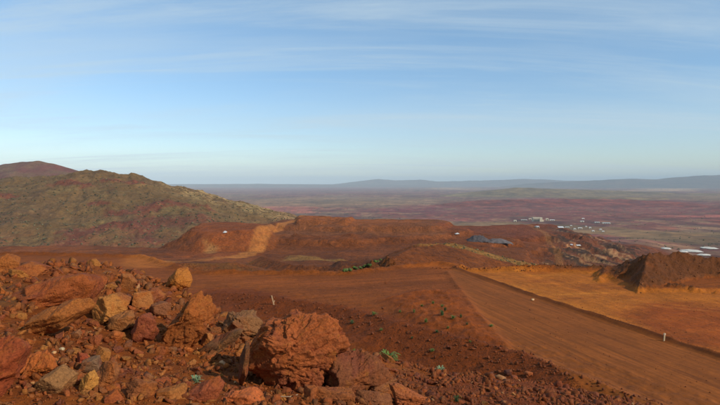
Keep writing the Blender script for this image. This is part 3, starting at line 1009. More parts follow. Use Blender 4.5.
cg = blend(cg, 0.7 * sstep(0.75, 0.35, np.hypot(gx - gp[0] + 0.3, (gy - gp[1]) * 0.7) + 0.3 * e), (0.12, 0.075, 0.05))
M_fg = ground_mat('rubble_soil', (3.0, 14.0), 0.24, ((12.0, 0.05), (45.0, 0.016), (140, 0.004)))
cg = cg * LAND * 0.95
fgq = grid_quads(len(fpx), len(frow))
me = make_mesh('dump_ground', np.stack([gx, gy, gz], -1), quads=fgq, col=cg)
tag(obj('dump_ground', me, M_fg), kind='structure')

# ==================================================================  ROCKS
_ico = {}


def ico(n):
    if n not in _ico:
        bm = bmesh.new()
        bmesh.ops.create_icosphere(bm, subdivisions=n, radius=1.0)
        v = np.array([q.co[:] for q in bm.verts]); f = np.array([[q.index for q in fc.verts] for fc in bm.faces])
        bm.free()
        _ico[n] = (v / np.linalg.norm(v, axis=1)[:, None], f)
    return _ico[n]


def rot_xyz(rx, ry, rz):
    return np.array(Matrix.Rotation(rz, 3, 'Z') @ Matrix.Rotation(ry, 3, 'Y') @ Matrix.Rotation(rx, 3, 'X'))


def cells3(p, seed):
    """per-point random value of the nearest cell of a scattered-point partition"""
    b = np.floor(p); best = np.full(len(p), 1e9); val = np.zeros(len(p))
    for dx in (-1, 0, 1):
        for dy in (-1, 0, 1):
            for dz in (-1, 0, 1):
                cx, cy, cz = b[:, 0] + dx, b[:, 1] + dy, b[:, 2] + dz
                q = np.stack([cx + _h(cx, cy, cz, seed), cy + _h(cx, cy, cz, seed + 1), cz + _h(cx, cy, cz, seed + 2)], -1)
                d = ((p - q) ** 2).sum(1)
                m = d < best
                best = np.where(m, d, best); val = np.where(m, _h(cx, cy, cz, seed + 3), val)
    return val


def rock_shape(n, seed, planes=13, sharp=16, rough=0.06, dims=(1, 1, 1), strata=0.0, freq=1.0, pmin=0.52):
    """an angular block: directions cut back by random planes, broken in steps along its bedding, chipped surface"""
    r = np.random.RandomState(seed)
    d, f = ico(n)
    pn = r.normal(size=(planes, 3)); pn /= np.linalg.norm(pn, axis=1)[:, None]
    pn = np.vstack([pn, np.eye(3), -np.eye(3)])
    pd = np.concatenate([r.uniform(pmin, pmin + 0.42, planes), r.uniform(0.75, 1.0, 6)])
    t = np.maximum(d @ pn.T, 0) / pd[None, :]
    rad = (t ** sharp).sum(1) ** (-1.0 / sharp)
    p = d * rad[:, None]
    if rough > 0:
        o = r.uniform(0, 50, 3)
        bed = rot_xyz(*r.uniform(-0.6, 0.6, 3))
        b = (p @ bed.T) * np.array([1, 1, 2.4]) + 0.22 * np.stack([fbm3(p * 2 + o + k * 9, 3, 7 + k) for k in range(3)], -1)
        h = fbm3(p * 1.5 * freq + o, 3, seed % 97, 0.5) * rough * 0.9
        if n >= 4:
            h += (cells3(b * 1.25 * freq + o, seed % 83) - 0.5) * rough * 1.7
        if n >= 5:
            h += (cells3(b * 2.9 * freq + o, seed % 81 + 9) - 0.5) * rough * 1.0
            h += fbm3(p * 5 * freq + o, 4, seed % 89 + 5, 0.6, True) * rough * 0.45
        if n >= 6:
            h += (cells3(b * 6.5 * freq + o, seed % 79 + 19) - 0.5) * rough * 0.5
        p = p * (1 + h)[:, None]
    return p * np.array(dims), f


DKB = (0.105, 0.048, 0.022); PURP = (0.12, 0.045, 0.035)
# centre x, top y, bottom y, width (pixels of the photograph, turned into places and sizes), depth ratio, n, shape seed, dims, turn, colour, name, label
HERO = [
    (300, 311, 392, 108, 0.85, 7, 11, (1.25, 1, 1), (0.1, 0.1, 0.3), (0.27, 0.088, 0.034), 'large red boulder with purple pitted top in the middle of the rubble', 'boulder', 0.105, 0.02),
    (357, 350, 396, 78, 0.8, 6, 204, (1.3, 0.9, 1), (0.2, -0.2, 0.5), (0.16, 0.062, 0.032), 'dark brown pitted rock with shaded left face beside the large red boulder', 'rock', 0.07, 0.02),
    (244, 343, 387, 15, 1.6, 5, 33, (0.35, 1, 1.3), (0.1, 0.12, 0.2), DKB, 'thin upright dark slab at the left foot of the large red boulder', 'rock', 0.05, 0.02),
    (218, 326, 361, 58, 0.5, 6, 47, (1.7, 0.7, 0.55), (0.2, -0.55, 0.1), (0.15, 0.085, 0.05), 'long grey brown slab lying tilted left of the large red boulder', 'rock', 0.05, 0.03),
    (243, 309, 338, 46, 0.9, 6, 58, (1.2, 0.9, 0.8), (0.1, 0.1, 0.4), (0.185, 0.10, 0.055), 'grey brown blocky rock on the rim behind the long tilted slab', 'rock', 0.06, 0.02),
    (196, 282, 352, 62, 0.8, 6, 69, (1.25, 1, 0.95), (0.1, -0.5, 0.3), (0.25, 0.088, 0.026), 'big crumbly orange brown boulder sloping up to the rim', 'boulder', 0.10, 0.0),
    (180, 267, 293, 34, 0.8, 6, 71, (1.2, 1, 0.8), (0.0, -0.2, 0.6), (0.34, 0.145, 0.035), 'bright orange angular rock topping the heap against the bench', 'rock', 0.05, 0.02),
    (109, 294, 326, 36, 0.9, 6, 83, (1, 1, 0.9), (0.1, 0.15, 0.35), (0.34, 0.165, 0.055), 'golden square block with dark cleft on its left side', 'rock', 0.04, 0.02),
    (120, 309, 333, 34, 0.9, 5, 97, (1.3, 1, 0.7), (0.2, -0.2, 0.1), (0.24, 0.11, 0.045), 'flat brown rock leaning against the golden square block', 'rock', 0.05, 0.02),
    (145, 312, 343, 28, 0.9, 5, 101, (1, 1, 1.1), (0.1, 0.2, 0.5), (0.205, 0.062, 0.036), 'rounded red rock with a dark hollow under its left side', 'rock', 0.05, 0.0),
    (128, 294, 306, 15, 1, 5, 113, (1, 1, 0.9), (0, 0, 0.4), PURP, 'small purple rock wedged behind the golden square block', 'rock', 0.04, 0.0),
    (120, 282, 297, 19, 1, 5, 127, (1.3, 1, 0.8), (0, 0.2, 0.3), (0.31, 0.19, 0.085), 'tan angular rock sitting on top of the heap above the golden block', 'rock', 0.04, 0.0),
    (98, 280, 291, 15, 0.8, 5, 131, (1.3, 0.8, 0.6), (0, 0.4, 0.2), (0.42, 0.27, 0.15), 'pale flaky stone on the left end of the heap', 'rock', 0.04, 0.02),
    (128, 273, 290, 16, 1, 5, 149, (1, 1, 1.1), (0.1, 0.2, 0.1), (0.25, 0.11, 0.045), 'brown rounded rock standing highest on the left rim', 'rock', 0.05, 0.0),
    (143, 291, 310, 22, 1, 5, 151, (1, 1, 1), (0.1, 0.1, 0.3), (0.29, 0.13, 0.05), 'light brown block between the golden and the orange rocks', 'rock', 0.04, 0.01),
    (160, 302, 318, 22, 1, 5, 163, (1.2, 1, 0.8), (0.1, 0.1, 0.9), (0.19, 0.085, 0.05), 'dull brown rock right of the light brown block', 'rock', 0.05, 0.01),
    (152, 288, 301, 24, 1, 5, 166, (1.6, 1, 0.6), (0.1, 0.0, 0.9), (0.27, 0.10, 0.036), 'flat orange stone below the bright orange rock', 'rock', 0.05, 0.01),
    (56, 297, 344, 80, 0.55, 6, 173, (1.9, 0.8, 0.75), (0.25, -0.42, 0.12), (0.25, 0.098, 0.030), 'long orange brown wedge of rock over a deep shadow', 'boulder', 0.05, 0.03),
    (52, 274, 312, 92, 0.8, 6, 185, (1.9, 1, 0.6), (0.3, -0.05, 0.1), (0.24, 0.075, 0.026), 'broad layered red slab on the left rise', 'boulder', 0.06, 0.03),
    (14, 322, 412, 78, 0.8, 6, 197, (1.1, 1, 1), (0.5, -0.5, 0.4), (0.22, 0.056, 0.024), 'smooth dark red slab filling the bottom left corner', 'boulder', 0.035, 0.01),
    (41, 350, 381, 40, 0.8, 6, 209, (1.25, 1, 0.85), (0.3, -0.3, 0.1), (0.36, 0.115, 0.038), 'bright orange split rock beside the smooth red slab', 'rock', 0.05, 0.02),
    (55, 366, 394, 40, 0.8, 6, 211, (1.4, 0.9, 0.75), (0.2, -0.35, 0.2), (0.22, 0.125, 0.065), 'grey brown rock below the bright orange split rock', 'rock', 0.04, 0.01),
    (90, 367, 396, 24, 1, 6, 223, (1, 1, 1.05), (0.1, 0.2, 0.6), (0.38, 0.20, 0.06), 'golden rounded rock near the bottom left corner', 'rock', 0.04, 0.01),
    (107, 358, 392, 26, 1, 6, 231, (0.9, 1, 1.2), (0.1, 0.3, 0.2), (0.25, 0.105, 0.045), 'brown rock leaning on the golden rounded rock', 'rock', 0.04, 0.02),
    (86, 391, 412, 32, 1, 6, 241, (1.2, 1, 0.9), (0.1, 0, 0.7), (0.33, 0.16, 0.055), 'tan rock cut off by the bottom edge under the golden rock', 'rock', 0.04, 0.01),
    (91, 357, 374, 20, 1, 5, 257, (1.2, 1, 0.8), (0.1, 0.3, 0.2), (0.155, 0.10, 0.075), 'small blue grey rock above the golden rounded rock', 'rock', 0.04, 0.0),
    (83, 351, 363, 15, 1, 5, 263, (1.2, 1, 0.7), (0.1, 0.2, 0.4), (0.24, 0.058, 0.030), 'small dark red stone above the blue grey one', 'rock', 0.04, 0.0),
    (103, 346, 362, 17, 1, 5, 269, (1.1, 1, 0.9), (0.2, 0.2, 0.5), (0.27, 0.125, 0.04), 'little ochre block in the middle of the left rubble', 'rock', 0.04, 0.01),
    (205, 376, 408, 46, 0.7, 6, 271, (1.6, 0.9, 0.75), (0.2, -0.35, 0.3), (0.22, 0.066, 0.034), 'red brown elongated rock at the bottom beside a pale green weed', 'rock', 0.04, 0.02),
    (238, 388, 410, 52, 0.7, 6, 283, (1.7, 1, 0.5), (0.1, 0, 0.2), (0.40, 0.125, 0.05), 'bright salmon orange flat rock at the bottom edge', 'rock', 0.05, 0.03),
    (141, 379, 404, 30, 1, 6, 293, (1.2, 1, 0.85), (0.1, 0.2, 0.8), (0.20, 0.078, 0.034), 'brown block with flat top near the bottom edge', 'rock', 0.04, 0.01),
    (172, 384, 406, 34, 1, 6, 307, (1.3, 1, 0.7), (0.1, -0.2, 0.2), (0.26, 0.115, 0.04), 'ochre brown rock left of the red elongated rock', 'rock', 0.05, 0.01),
    (334, 385, 410, 44, 0.8, 6, 311, (1.3, 1, 0.7), (0.1, 0.1, 0.15), (0.225, 0.085, 0.034), 'flat brown rock in front of the dark pitted rock', 'rock', 0.04, 0.01),
    (311, 386, 402, 16, 1, 5, 317, (1, 1, 1), (0, 0, 0.2), (0.22, 0.08, 0.035), 'small rounded brown rock under the large red boulder', 'rock', 0.05, 0.0),
    (383, 376, 396, 34, 0.9, 6, 331, (1.3, 1, 0.8), (0.1, -0.2, 0.5), (0.20, 0.09, 0.05), 'brown rock with a bluish stone face right of the dark pitted rock', 'rock', 0.05, 0.02),
    (374, 390, 410, 40, 0.9, 6, 337, (1.3, 1, 0.7), (0.1, 0.1, 0.8), (0.175, 0.075, 0.04), 'dull brown rock at the bottom edge below the pitted rock', 'rock', 0.05, 0.02),
    (407, 385, 407, 36, 0.9, 6, 347, (1.4, 1, 0.7), (0.1, 0.3, 0.2), (0.29, 0.10, 0.045), 'orange brown rock with pale spot at the bottom edge', 'rock', 0.05, 0.01),
    (208, 332, 347, 14, 1, 5, 353, (1, 1, 1.1), (0.1, 0.1, 0.5), (0.30, 0.135, 0.05), 'small tan cube shaped stone at the head of the long tilted slab', 'rock', 0.03, 0.0),
    (262, 356, 378, 20, 1, 5, 359, (0.7, 1, 1.1), (0.1, 0.1, 0.5), (0.15, 0.05, 0.04), 'dark purple splinter leaning on the front of the large red boulder', 'rock', 0.04, 0.02),
    (222, 361, 367, 6.5, 1, 4, 367, (1, 1, 0.9), (0, 0, 0), (0.62, 0.42, 0.32), 'tiny pinkish white pebble left of the large red boulder', 'pebble', 0.03, 0.0),
    (62, 347, 351, 5, 1, 4, 373, (1.2, 1, 0.9), (0, 0, 0), (0.42, 0.40, 0.36), 'tiny grey white pebble above the bright orange split rock', 'pebble', 0.03, 0.0),
    (36, 381, 386, 8, 1, 4, 379, (1.5, 1, 0.6), (0, 0.2, 0), (0.55, 0.36, 0.20), 'small cream flake below the bright orange split rock', 'pebble', 0.03, 0.0),
    (30, 262, 276, 30, 1, 5, 383, (1.4, 1, 0.7), (0, 0.2, 0), (0.25, 0.09, 0.03), 'rust brown rock jutting from the rise at the far left', 'rock', 0.06, 0.02),
    (8, 254, 274, 26, 1, 5, 389, (1.2, 1, 0.9), (0, 0.2, 0.4), (0.26, 0.10, 0.032), 'orange brown rock at the left edge on the rise', 'rock', 0.07, 0.02),
    (277, 371, 0, 0, 0, 0, 0, 0, 0, 0, None, None, 0, 0),
]


OUTLINE = {
    300: [(248, 345), (262, 322), (290, 313), (330, 311), (348, 322), (352, 340), (343, 353), (331, 365), (322, 382), (300, 391), (275, 390), (255, 380), (246, 365)],
    357: [(320, 380), (325, 362), (334, 352), (345, 353), (362, 352), (378, 358), (388, 368), (396, 380), (398, 392), (360, 398), (340, 396), (322, 392)],
    218: [(195, 355), (203, 345), (215, 338), (235, 328), (247, 326), (239, 338), (224, 348), (213, 359), (203, 361)],
    243: [(222, 324), (227, 312), (250, 313), (263, 321), (265, 333), (250, 335), (236, 337), (225, 338)],
    196: [(163, 338), (170, 322), (182, 308), (193, 294), (202, 288), (214, 298), (216, 312), (211, 326), (204, 335), (195, 346), (178, 351), (166, 348)],
    180: [(164, 289), (168, 278), (178, 268), (186, 268), (193, 280), (191, 287), (175, 291)],
    109: [(92, 306), (97, 297), (115, 294), (126, 300), (126, 311), (113, 318), (103, 325), (97, 322)],
    120: [(106, 326), (112, 316), (128, 309), (137, 316), (134, 326), (120, 333), (108, 332)],
    145: [(132, 330), (136, 318), (146, 312), (156, 318), (159, 332), (152, 342), (140, 342)],
    56: [(19, 339), (25, 327), (35, 315), (50, 307), (75, 298), (90, 298), (94, 306), (85, 315), (70, 325), (55, 333), (35, 340), (22, 344)],
    52: [(4, 306), (14, 292), (35, 283), (60, 277), (88, 272), (102, 278), (99, 290), (92, 300), (70, 304), (40, 313), (10, 316)],
    14: [(-32, 350), (-5, 340), (18, 331), (36, 343), (28, 355), (24, 368), (18, 380), (10, 392), (-5, 408), (-32, 412)],
    41: [(22, 363), (30, 354), (45, 350), (56, 358), (58, 367), (48, 375), (38, 379), (29, 375)],
    90: [(79, 385), (83, 376), (92, 370), (99, 378), (99, 390), (91, 396), (82, 393)],
    107: [(93, 374), (104, 361), (116, 361), (119, 375), (113, 386), (100, 393), (96, 382)],
    205: [(186, 398), (190, 389), (205, 381), (219, 376), (225, 384), (220, 396), (207, 407), (190, 407)],
    238: [(210, 406), (216, 397), (235, 391), (252, 391), (264, 399), (264, 414), (212, 414)],
}


def fit_outline(p, P, cx, cy):
    """press the front view of a block into a traced outline; its depth stays its own"""
    th = np.arctan2(p[:, 2], p[:, 0]); rr = np.hypot(p[:, 0], p[:, 2])
    nb = 72
    k = ((th + np.pi) / (2 * np.pi) * nb).astype(int) % nb
    sil = np.zeros(nb); np.maximum.at(sil, k, rr)
    sil = np.maximum(sil, np.maximum(np.roll(sil, 1), np.roll(sil, -1)) * 0.97)
    a = (np.arange(nb) + 0.5) / nb * 2 * np.pi - np.pi
    tgt = np.zeros(nb)
    for i, ang in enumerate(a):
        ux, uz = math.cos(ang), math.sin(ang)
        for j in range(len(P)):
            x1, z1 = P[j][0] - cx, cy - P[j][1]; x2, z2 = P[(j + 1) % len(P)][0] - cx, cy - P[(j + 1) % len(P)][1]
            den = ux * (z2 - z1) - uz * (x2 - x1)
            if abs(den) < 1e-9: continue
            t_ = (x1 * (z2 - z1) - z1 * (x2 - x1)) / den
            s_ = (x1 * uz - z1 * ux) / den
            if t_ > 0 and -1e-6 <= s_ <= 1 + 1e-6: tgt[i] = max(tgt[i], t_)
    rat = tgt / sil
    aa = np.concatenate([a - 2 * np.pi, a, a + 2 * np.pi]); rt = np.interp(th, aa, np.tile(rat, 3))
    p = p.copy(); p[:, 0] *= rt; p[:, 2] *= rt
    return p


def place_hero(h):
    cx, top, bot, wpx, dr, n, seed, dims, rt, colr_, label, cat, rough, strata = h
    if label is None: return None
    if n == 7: p, f = rock_shape(n, seed, 16, 45, 0.085, dims, 0, 1.25, 0.60)
    else: p, f = rock_shape(n, seed, 13 if cat == 'boulder' else 9, 70, rough * (1.05 if cat == 'boulder' else 1.1), dims, strata, 1.0 if n < 6 else 1.25)
    p = p @ rot_xyz(*rt).T
    mn, mx = p.min(0), p.max(0)
    p = (p - (mn + mx) / 2) / (mx - mn)                      # unit box
    bb = min(bot, 404)
    d = hit_fg(cx, bb) or 8.5
    wm = wpx / F * d
    dep = wm * dr
    dc = d + dep * 0.42
    wm = wpx / F * dc
    hm = (bot - top) / F * dc * 1.10
    c = D(cx, (top + bot) / 2 + 0.05 * (bot - top), dc)
    if cx in OUTLINE:
        P = OUTLINE[cx]
        ox = [q[0] for q in P]; oy = [q[1] for q in P]
        mx_, my_ = (min(ox) + max(ox)) / 2, (min(oy) + max(oy)) / 2
        q = fit_outline(p, P, mx_, my_)
        q[:, 0] *= dc / F; q[:, 2] *= dc / F; q[:, 1] *= dep
        p = q; hm = (max(oy) - min(oy)) / F * dc
        c = D(mx_, my_, dc)
    else:
        p = p * np.array([wm, dep, hm])
    p[:, 2] += hm / 2
    o = obj(cat, make_mesh(cat, p, tris=f, smooth=True), M_rock, None, (c[0], c[1], c[2] - hm / 2))
    o.color = (*colr_, 1)
    tag(o, label, cat)
    return (cx, (top + bot) / 2, wpx, label, o)


heroes = [q for q in (place_hero(h) for h in HERO) if q]

# the next largest stones: every one an object, sharing a set of shapes
protos = []
for i in range(26):
    dm = (1, rng.uniform(0.7, 1.1), rng.uniform(0.5, 0.9))
    p, f = rock_shape(5, 900 + i, 7, 80, rng.uniform(0.04, 0.09), dm)
    p = p / (p[:, 0].max() - p[:, 0].min())
    protos.append(make_mesh('rock', p, tris=f, smooth=True))
for me in protos: me.materials.append(M_rock)
KIN = [('ochre', (0.29, 0.145, 0.045)), ('rust red', (0.215, 0.062, 0.028)), ('brown', (0.19, 0.085, 0.04)), ('orange', (0.33, 0.115, 0.036)), ('purplish', (0.13, 0.05, 0.045)), ('grey brown', (0.165, 0.10, 0.07)), ('tan', (0.33, 0.18, 0.08))]
PRB = [0.15, 0.26, 0.24, 0.14, 0.08, 0.08, 0.05]
short = [(300, 351, 'the large red boulder'), (357, 373, 'the dark pitted rock'), (218, 344, 'the long grey brown slab'), (243, 322, 'the blocky rim rock'), (196, 318, 'the crumbly orange brown boulder'),
         (180, 279, 'the bright orange rim rock'), (109, 310, 'the golden square block'), (145, 328, 'the rounded red rock'), (56, 322, 'the long orange brown wedge'), (52, 290, 'the layered red slab'), (14, 365, 'the smooth dark red corner slab'),
         (41, 366, 'the bright orange split rock'), (98, 380, 'the golden rounded rock'), (205, 392, 'the red elongated rock'), (238, 398, 'the salmon orange flat rock'), (141, 391, 'the flat topped brown block'), (388, 356, 'the bright green rim weed'), (440, 366, 'the pale green rim weed'), (407, 396, 'the orange brown bottom rock')]
seen = {}
placed = []
made = 0
tries = 0
heroboxes = [(h[0], h[1], h[2], h[3] - 0) for h in [(q[0], q[1], q[2] * 0.5, 14) for q in heroes]]
while made < 250 and tries < 9000:
    tries += 1
    px = rng.uniform(-20, 640) if rng.rand() < 0.35 else rng.uniform(0, 440)
    py = rng.uniform(262, 405)
    d = hit_fg(px, py)
    if d is None: continue
    lo = np.interp(px, rim_px, [0] * 3 + [262, 262, 268, 288, 316, 345, 352, 361, 375, 381, 395, 411, 435, 480, 500])
    if py < lo: continue
    s = 4.6 + 11 * rng.rand() ** 2.4
    if px > 430: s = 4 + 5 * rng.rand() ** 2
    if any(((px - hx_) / (hw + s * 0.3)) ** 2 + ((py - hy_) / (hh + s * 0.3)) ** 2 < 0.5 for hx_, hy_, hw, hh in heroboxes): continue
    if any((px - a) ** 2 + ((py - b) * 1.4) ** 2 < (0.5 * (s + c)) ** 2 * 0.8 for a, b, c in placed): continue
    placed.append((px, py, s))
    sz = s / F * d
    pos = D(px, py, d)
    pos[2] = H_fg(np.array([pos[0]]), np.array([pos[1]]))[0]
    o = bpy.data.objects.new('rock', protos[rng.randint(len(protos))])
    C.objects.link(o)
    o.location = (pos[0], pos[1], pos[2] + sz * 0.10)
    o.scale = (sz * 1.1, sz * rng.uniform(0.8, 1.2), sz * rng.uniform(0.85, 1.2))
    o.rotation_euler = (rng.uniform(-0.5, 0.5), rng.uniform(-0.5, 0.5), rng.uniform(0, 6.28))
    ki = rng.choice(len(KIN), p=PRB)
    j = rng.uniform(0.8, 1.2)
    o.color = tuple((np.array(KIN[ki][1]) * 0.7 + np.array((0.21, 0.075, 0.022)) * 0.3) * j) + (1,)
    sizew = 'very small' if s < 5.8 else 'small' if s < 8.5 else 'medium'
    a, b, nm = min(short, key=lambda q: (q[0] - px) ** 2 + 2 * (q[1] - py) ** 2)
    dx, dy = px - a, py - b
    far = 'just' if math.hypot(dx, dy) < 45 else 'well'
    if abs(dx) > 1.3 * abs(dy): where = 'right of' if dx > 0 else 'left of'
    else: where = 'in front of' if dy > 0 else 'up behind'
    lab = f'{sizew} {KIN[ki][0]} rock {far} {where} {nm}'
    tag(o, lab, 'rock', 'small rocks of the foreground rubble')
    seen.setdefault(lab, []).append((px, o))
    made += 1
for lab, lst in seen.items():
    lst.sort(key=lambda q: q[0])
    m_ = len(lst)
    for i_, (_, o) in enumerate(lst):
        if m_ == 1: break
        word = 'leftmost' if i_ == 0 else 'rightmost' if i_ == m_ - 1 else 'middle' if m_ == 3 else ['', 'second from left', 'third from left', 'fourth from left', 'fifth from left', 'sixth from left'][min(i_, 5)]
        o['label'] = word + ' ' + lab


def hull(seed, npts, dims):
    """a piece of crushed rock: the hull of a few random points"""
    r = np.random.RandomState(seed)
    bm = bmesh.new()
    P = r.uniform(-1, 1, (npts, 3)); P /= np.maximum(np.linalg.norm(P, axis=1), 0.8)[:, None]
    for q in P * 0.5 * np.array(dims): bm.verts.new(q)
    g = bmesh.ops.convex_hull(bm, input=bm.verts[:])
    bmesh.ops.delete(bm, geom=[v for v in bm.verts if not v.link_faces], context='VERTS')
    bm.verts.index_update()
    v = np.array([q.co[:] for q in bm.verts]); f = np.array([[q.index for q in fc.verts] for fc in bm.faces])
    bm.free()
    return v, f


# uncountable stones: one mesh
def stones(name, n, level, smin, smax, power, area, prob=None, flat=False, seed=1, bury=0.36, surf=None):
    r = np.random.RandomState(seed)
    shapes = []
    for i in range(14):
        shapes.append(hull(seed * 50 + i, level - (i % 3), (1.15, r.uniform(.6, 1.1), r.uniform(.4, .9))))
    nv = 0
    V = []; Fc = []; CC = []
    k = 0
    while k < n:
        q = area(r)
        if q is None: continue
        px, py, d, wx, wy, wz = q
        s = (smin + (smax - smin) * r.rand() ** power) / F * d
        if s < 0.004: s = 0.004
        R = rot_xyz(*r.uniform(-3, 3, 3))
        sv, f = shapes[r.randint(14)]
        v = sv @ R.T * s * 1.15
        v = v * np.array([1, 1, r.uniform(0.7, 1.0)]) + np.array([wx, wy, wz + s * (0.5 - bury) * 0.6])
        V.append(v); Fc.append(f + nv); nv += len(v)
        kc = (np.array(KIN[r.choice(len(KIN), p=PRB)][1]) * 0.45 + np.array((0.21, 0.075, 0.022)) * 0.55) * r.uniform(0.6, 1.3)
        if r.rand() < 0.012: kc = np.array((0.55, 0.38, 0.25))
        if px > 380: kc = kc * 0.45 + np.array((0.125, 0.036, 0.018)) * 0.55
        CC.append(np.tile(kc, (len(v), 1)))
        k += 1
    me = make_mesh(name, np.concatenate(V), tris=np.concatenate(Fc), col=np.concatenate(CC), smooth=not flat)
    return obj(name, me, M_stone)


# visible surface samples of the near ground
NS = 60000
sx = rng.uniform(-0.86, 0.86, NS); sy = 2.6 + 12.4 * rng.rand(NS) ** 1.5
swx = sx * sy; swz = H_fg(swx, sy)
spx = sx * F + 360
spy = 202.5 + F * np.tan(np.arctan(-swz / sy) - PITCH)
rimv = np.interp(spx, rim_px, rim_d)
ok = (sy < rimv + 0.5)
idx = np.nonzero(ok)[0]


sclump = fbm2(swx / 0.7, sy / 0.7, 3, 401)


def area_fg(r):
    i = idx[r.randint(len(idx))]
    if sclump[i] < -0.02 and r.rand() < 0.6: return None
    if r.rand() > min(1.0, 3.2 / sy[i] + 0.25) or (spx[i] > 400 and r.rand() < 0.6): return None
    return (spx[i], spy[i], sy[i], swx[i], sy[i], swz[i])


def area_right(r):
    i = idx[r.randint(len(idx))]
    if spx[i] < 360 or r.rand() < 0.2: return None
    return (spx[i], spy[i], sy[i], swx[i], sy[i], swz[i])


tag(stones('loose_rubble', 11000, 11, 2.4, 13.0, 2.5, area_fg, seed=3, flat=True), 'loose rubble of angular red and ochre stones between the larger rocks', 'rubble', kind='stuff')
tag(stones('gravel', 22000, 9, 0.8, 3.4, 1.8, area_fg, seed=5, flat=True), 'fine iron red gravel scattered over the foreground slope', 'gravel', kind='stuff')
tag(stones('coarse_gravel', 6000, 11, 1.4, 6.5, 3.2, area_right, seed=9, flat=True), 'coarse dark red gravel on the slope at the bottom right', 'gravel', kind='stuff')


def area_berm(r):
    i = r.randint(len(berm_line) - 1)
    a, b = np.array(berm_line[i]), np.array(berm_line[i + 1])
    p = a + (b - a) * r.rand()
    wx = p[0] + r.normal() * 1.6 - 0.8; wy = p[1] + r.normal() * 1.8 - 2.0
    wz = H_mid(np.array([wx]), np.array([wy]))[0]
    return (wx / wy * F + 360, 0, wy, wx, wy, wz)


def stones_berm():
    r = np.random.RandomState(17)
    t = r.rand(1500) * (len(berm_line) - 1); i = t.astype(int); fr = (t - i)[:, None]
    Bp = np.array(berm_line)
    p = Bp[i] * (1 - fr) + Bp[i + 1] * fr
    wx = p[:, 0] + r.normal(size=1500) * 1.6 - 0.8; wy = p[:, 1] + r.normal(size=1500) * 1.9 - 1.8
    # rubble on the mound, on the windrow and along the lip of the bench
    m = 1100
    wx2 = r.uniform(30, 66, m); wy2 = r.uniform(80, 103, m)
    wx3 = r.uniform(13, 48, 500); wy3 = r.normal(103, 0.6, 500)
    wx4 = r.uniform(-30, 60, 70); wy4 = r.uniform(42, 100, 70)
    wy5 = 34 + 66 * r.rand(3800) ** 1.3; wx5 = wy5 * r.uniform(-0.35, 0.70, 3800)
    nbig = len(wx) + len(wx2) + len(wx3) + len(wx4)
    wx = np.concatenate([wx, wx2, wx3, wx4, wx5]); wy = np.concatenate([wy, wy2, wy3, wy4, wy5])
    small = np.arange(len(wx)) >= nbig
    wz = H_mid(wx, wy)
    keep = np.ones(len(wx), bool)
    keep[1500:1500 + m] = wz[1500:1500 + m] > BZ + 0.4
    wx, wy, wz, small = wx[keep], wy[keep], wz[keep], small[keep]
    sh = [hull(700 + i, 12, (1.1, .9, .7)) for i in range(10)]
    nv = 0
    V = []; Fc = []; CC = []
    for k in range(len(wx)):
        s = 0.10 + 0.36 * r.rand() ** 4
        if small[k]: s = 0.05 + 0.12 * r.rand() ** 5
        sv, f = sh[r.randint(10)]
        V.append(sv @ rot_xyz(*r.uniform(-3, 3, 3)).T * s + np.array([wx[k], wy[k], wz[k] + s * 0.15])); Fc.append(f + nv); nv += len(sv)
        base = np.array((0.125, 0.046, 0.024)) if wx[k] < 30 or wy[k] < 78 else np.array((0.13, 0.060, 0.028))
        CC.append(np.tile(base * r.uniform(0.7, 1.35), (len(sv), 1)))
    o = obj('bench_rubble', make_mesh('bench_rubble', np.concatenate(V), tris=np.concatenate(Fc), col=np.concatenate(CC), smooth=False), M_stone)
    tag(o, 'small clods and stones strewn over the soil berm and mound', 'rubble', kind='stuff')


stones_berm()


def on_mid(px, py, d0=20, d1=400):
    a, b = ray(px, py)
    d = np.geomspace(d0, d1, 1500)
    g = H_mid(a * d, d)
    k = np.nonzero(b * d <= g)[0]
    d = d[k[0]] if len(k) else d1
    return np.array([a * d, d, H_mid(np.array([a * d]), np.array([d]))[0]])


for px, py, s, rgb, lab in ((528, 376, 8.5, (0.33, 0.115, 0.05), 'round orange brown stone on the soil berm'), (507, 374, 9, (0.085, 0.04, 0.045), 'dark purple stone on the soil berm above the gravel'), (515, 381, 9, (0.22, 0.07, 0.035), 'red brown stone next to the dark purple stone'), (533, 300.5, 3.5, (0.65, 0.55, 0.45), 'small white stone at the edge of the graded road')):
    p, f = rock_shape(4, int(px), 8, 12, 0.03, (1, 0.9, 0.8))
    c = on_mid(px, py)
    sz = s / F * c[1]
    o = obj('rock', make_mesh('rock', p * 0.5, tris=f), M_rock, None, (c[0], c[1], c[2] + sz * 0.25))
    o.scale = (sz, sz, sz * 0.9); o.color = (*rgb, 1)
    tag(o, lab, 'rock')

# ==================================================================  PLANTS, STAKES
M_leaf = plain_mat('weed_leaf', (0.125, 0.165, 0.03), 0.6, 0.35, 30)
M_leafp = plain_mat('pale_weed_leaf', (0.20, 0.27, 0.13), 0.6, 0.25, 30)
M_leafd = plain_mat('bush_leaf', (0.05, 0.085, 0.022), 0.7, 0.35, 6)
M_wood = plain_mat('weathered_wood', (0.42, 0.25, 0.13), 0.9, 0.3, 20)
M_dry = plain_mat('dry_twig', (0.34, 0.22, 0.13), 0.9, 0.2, 40)


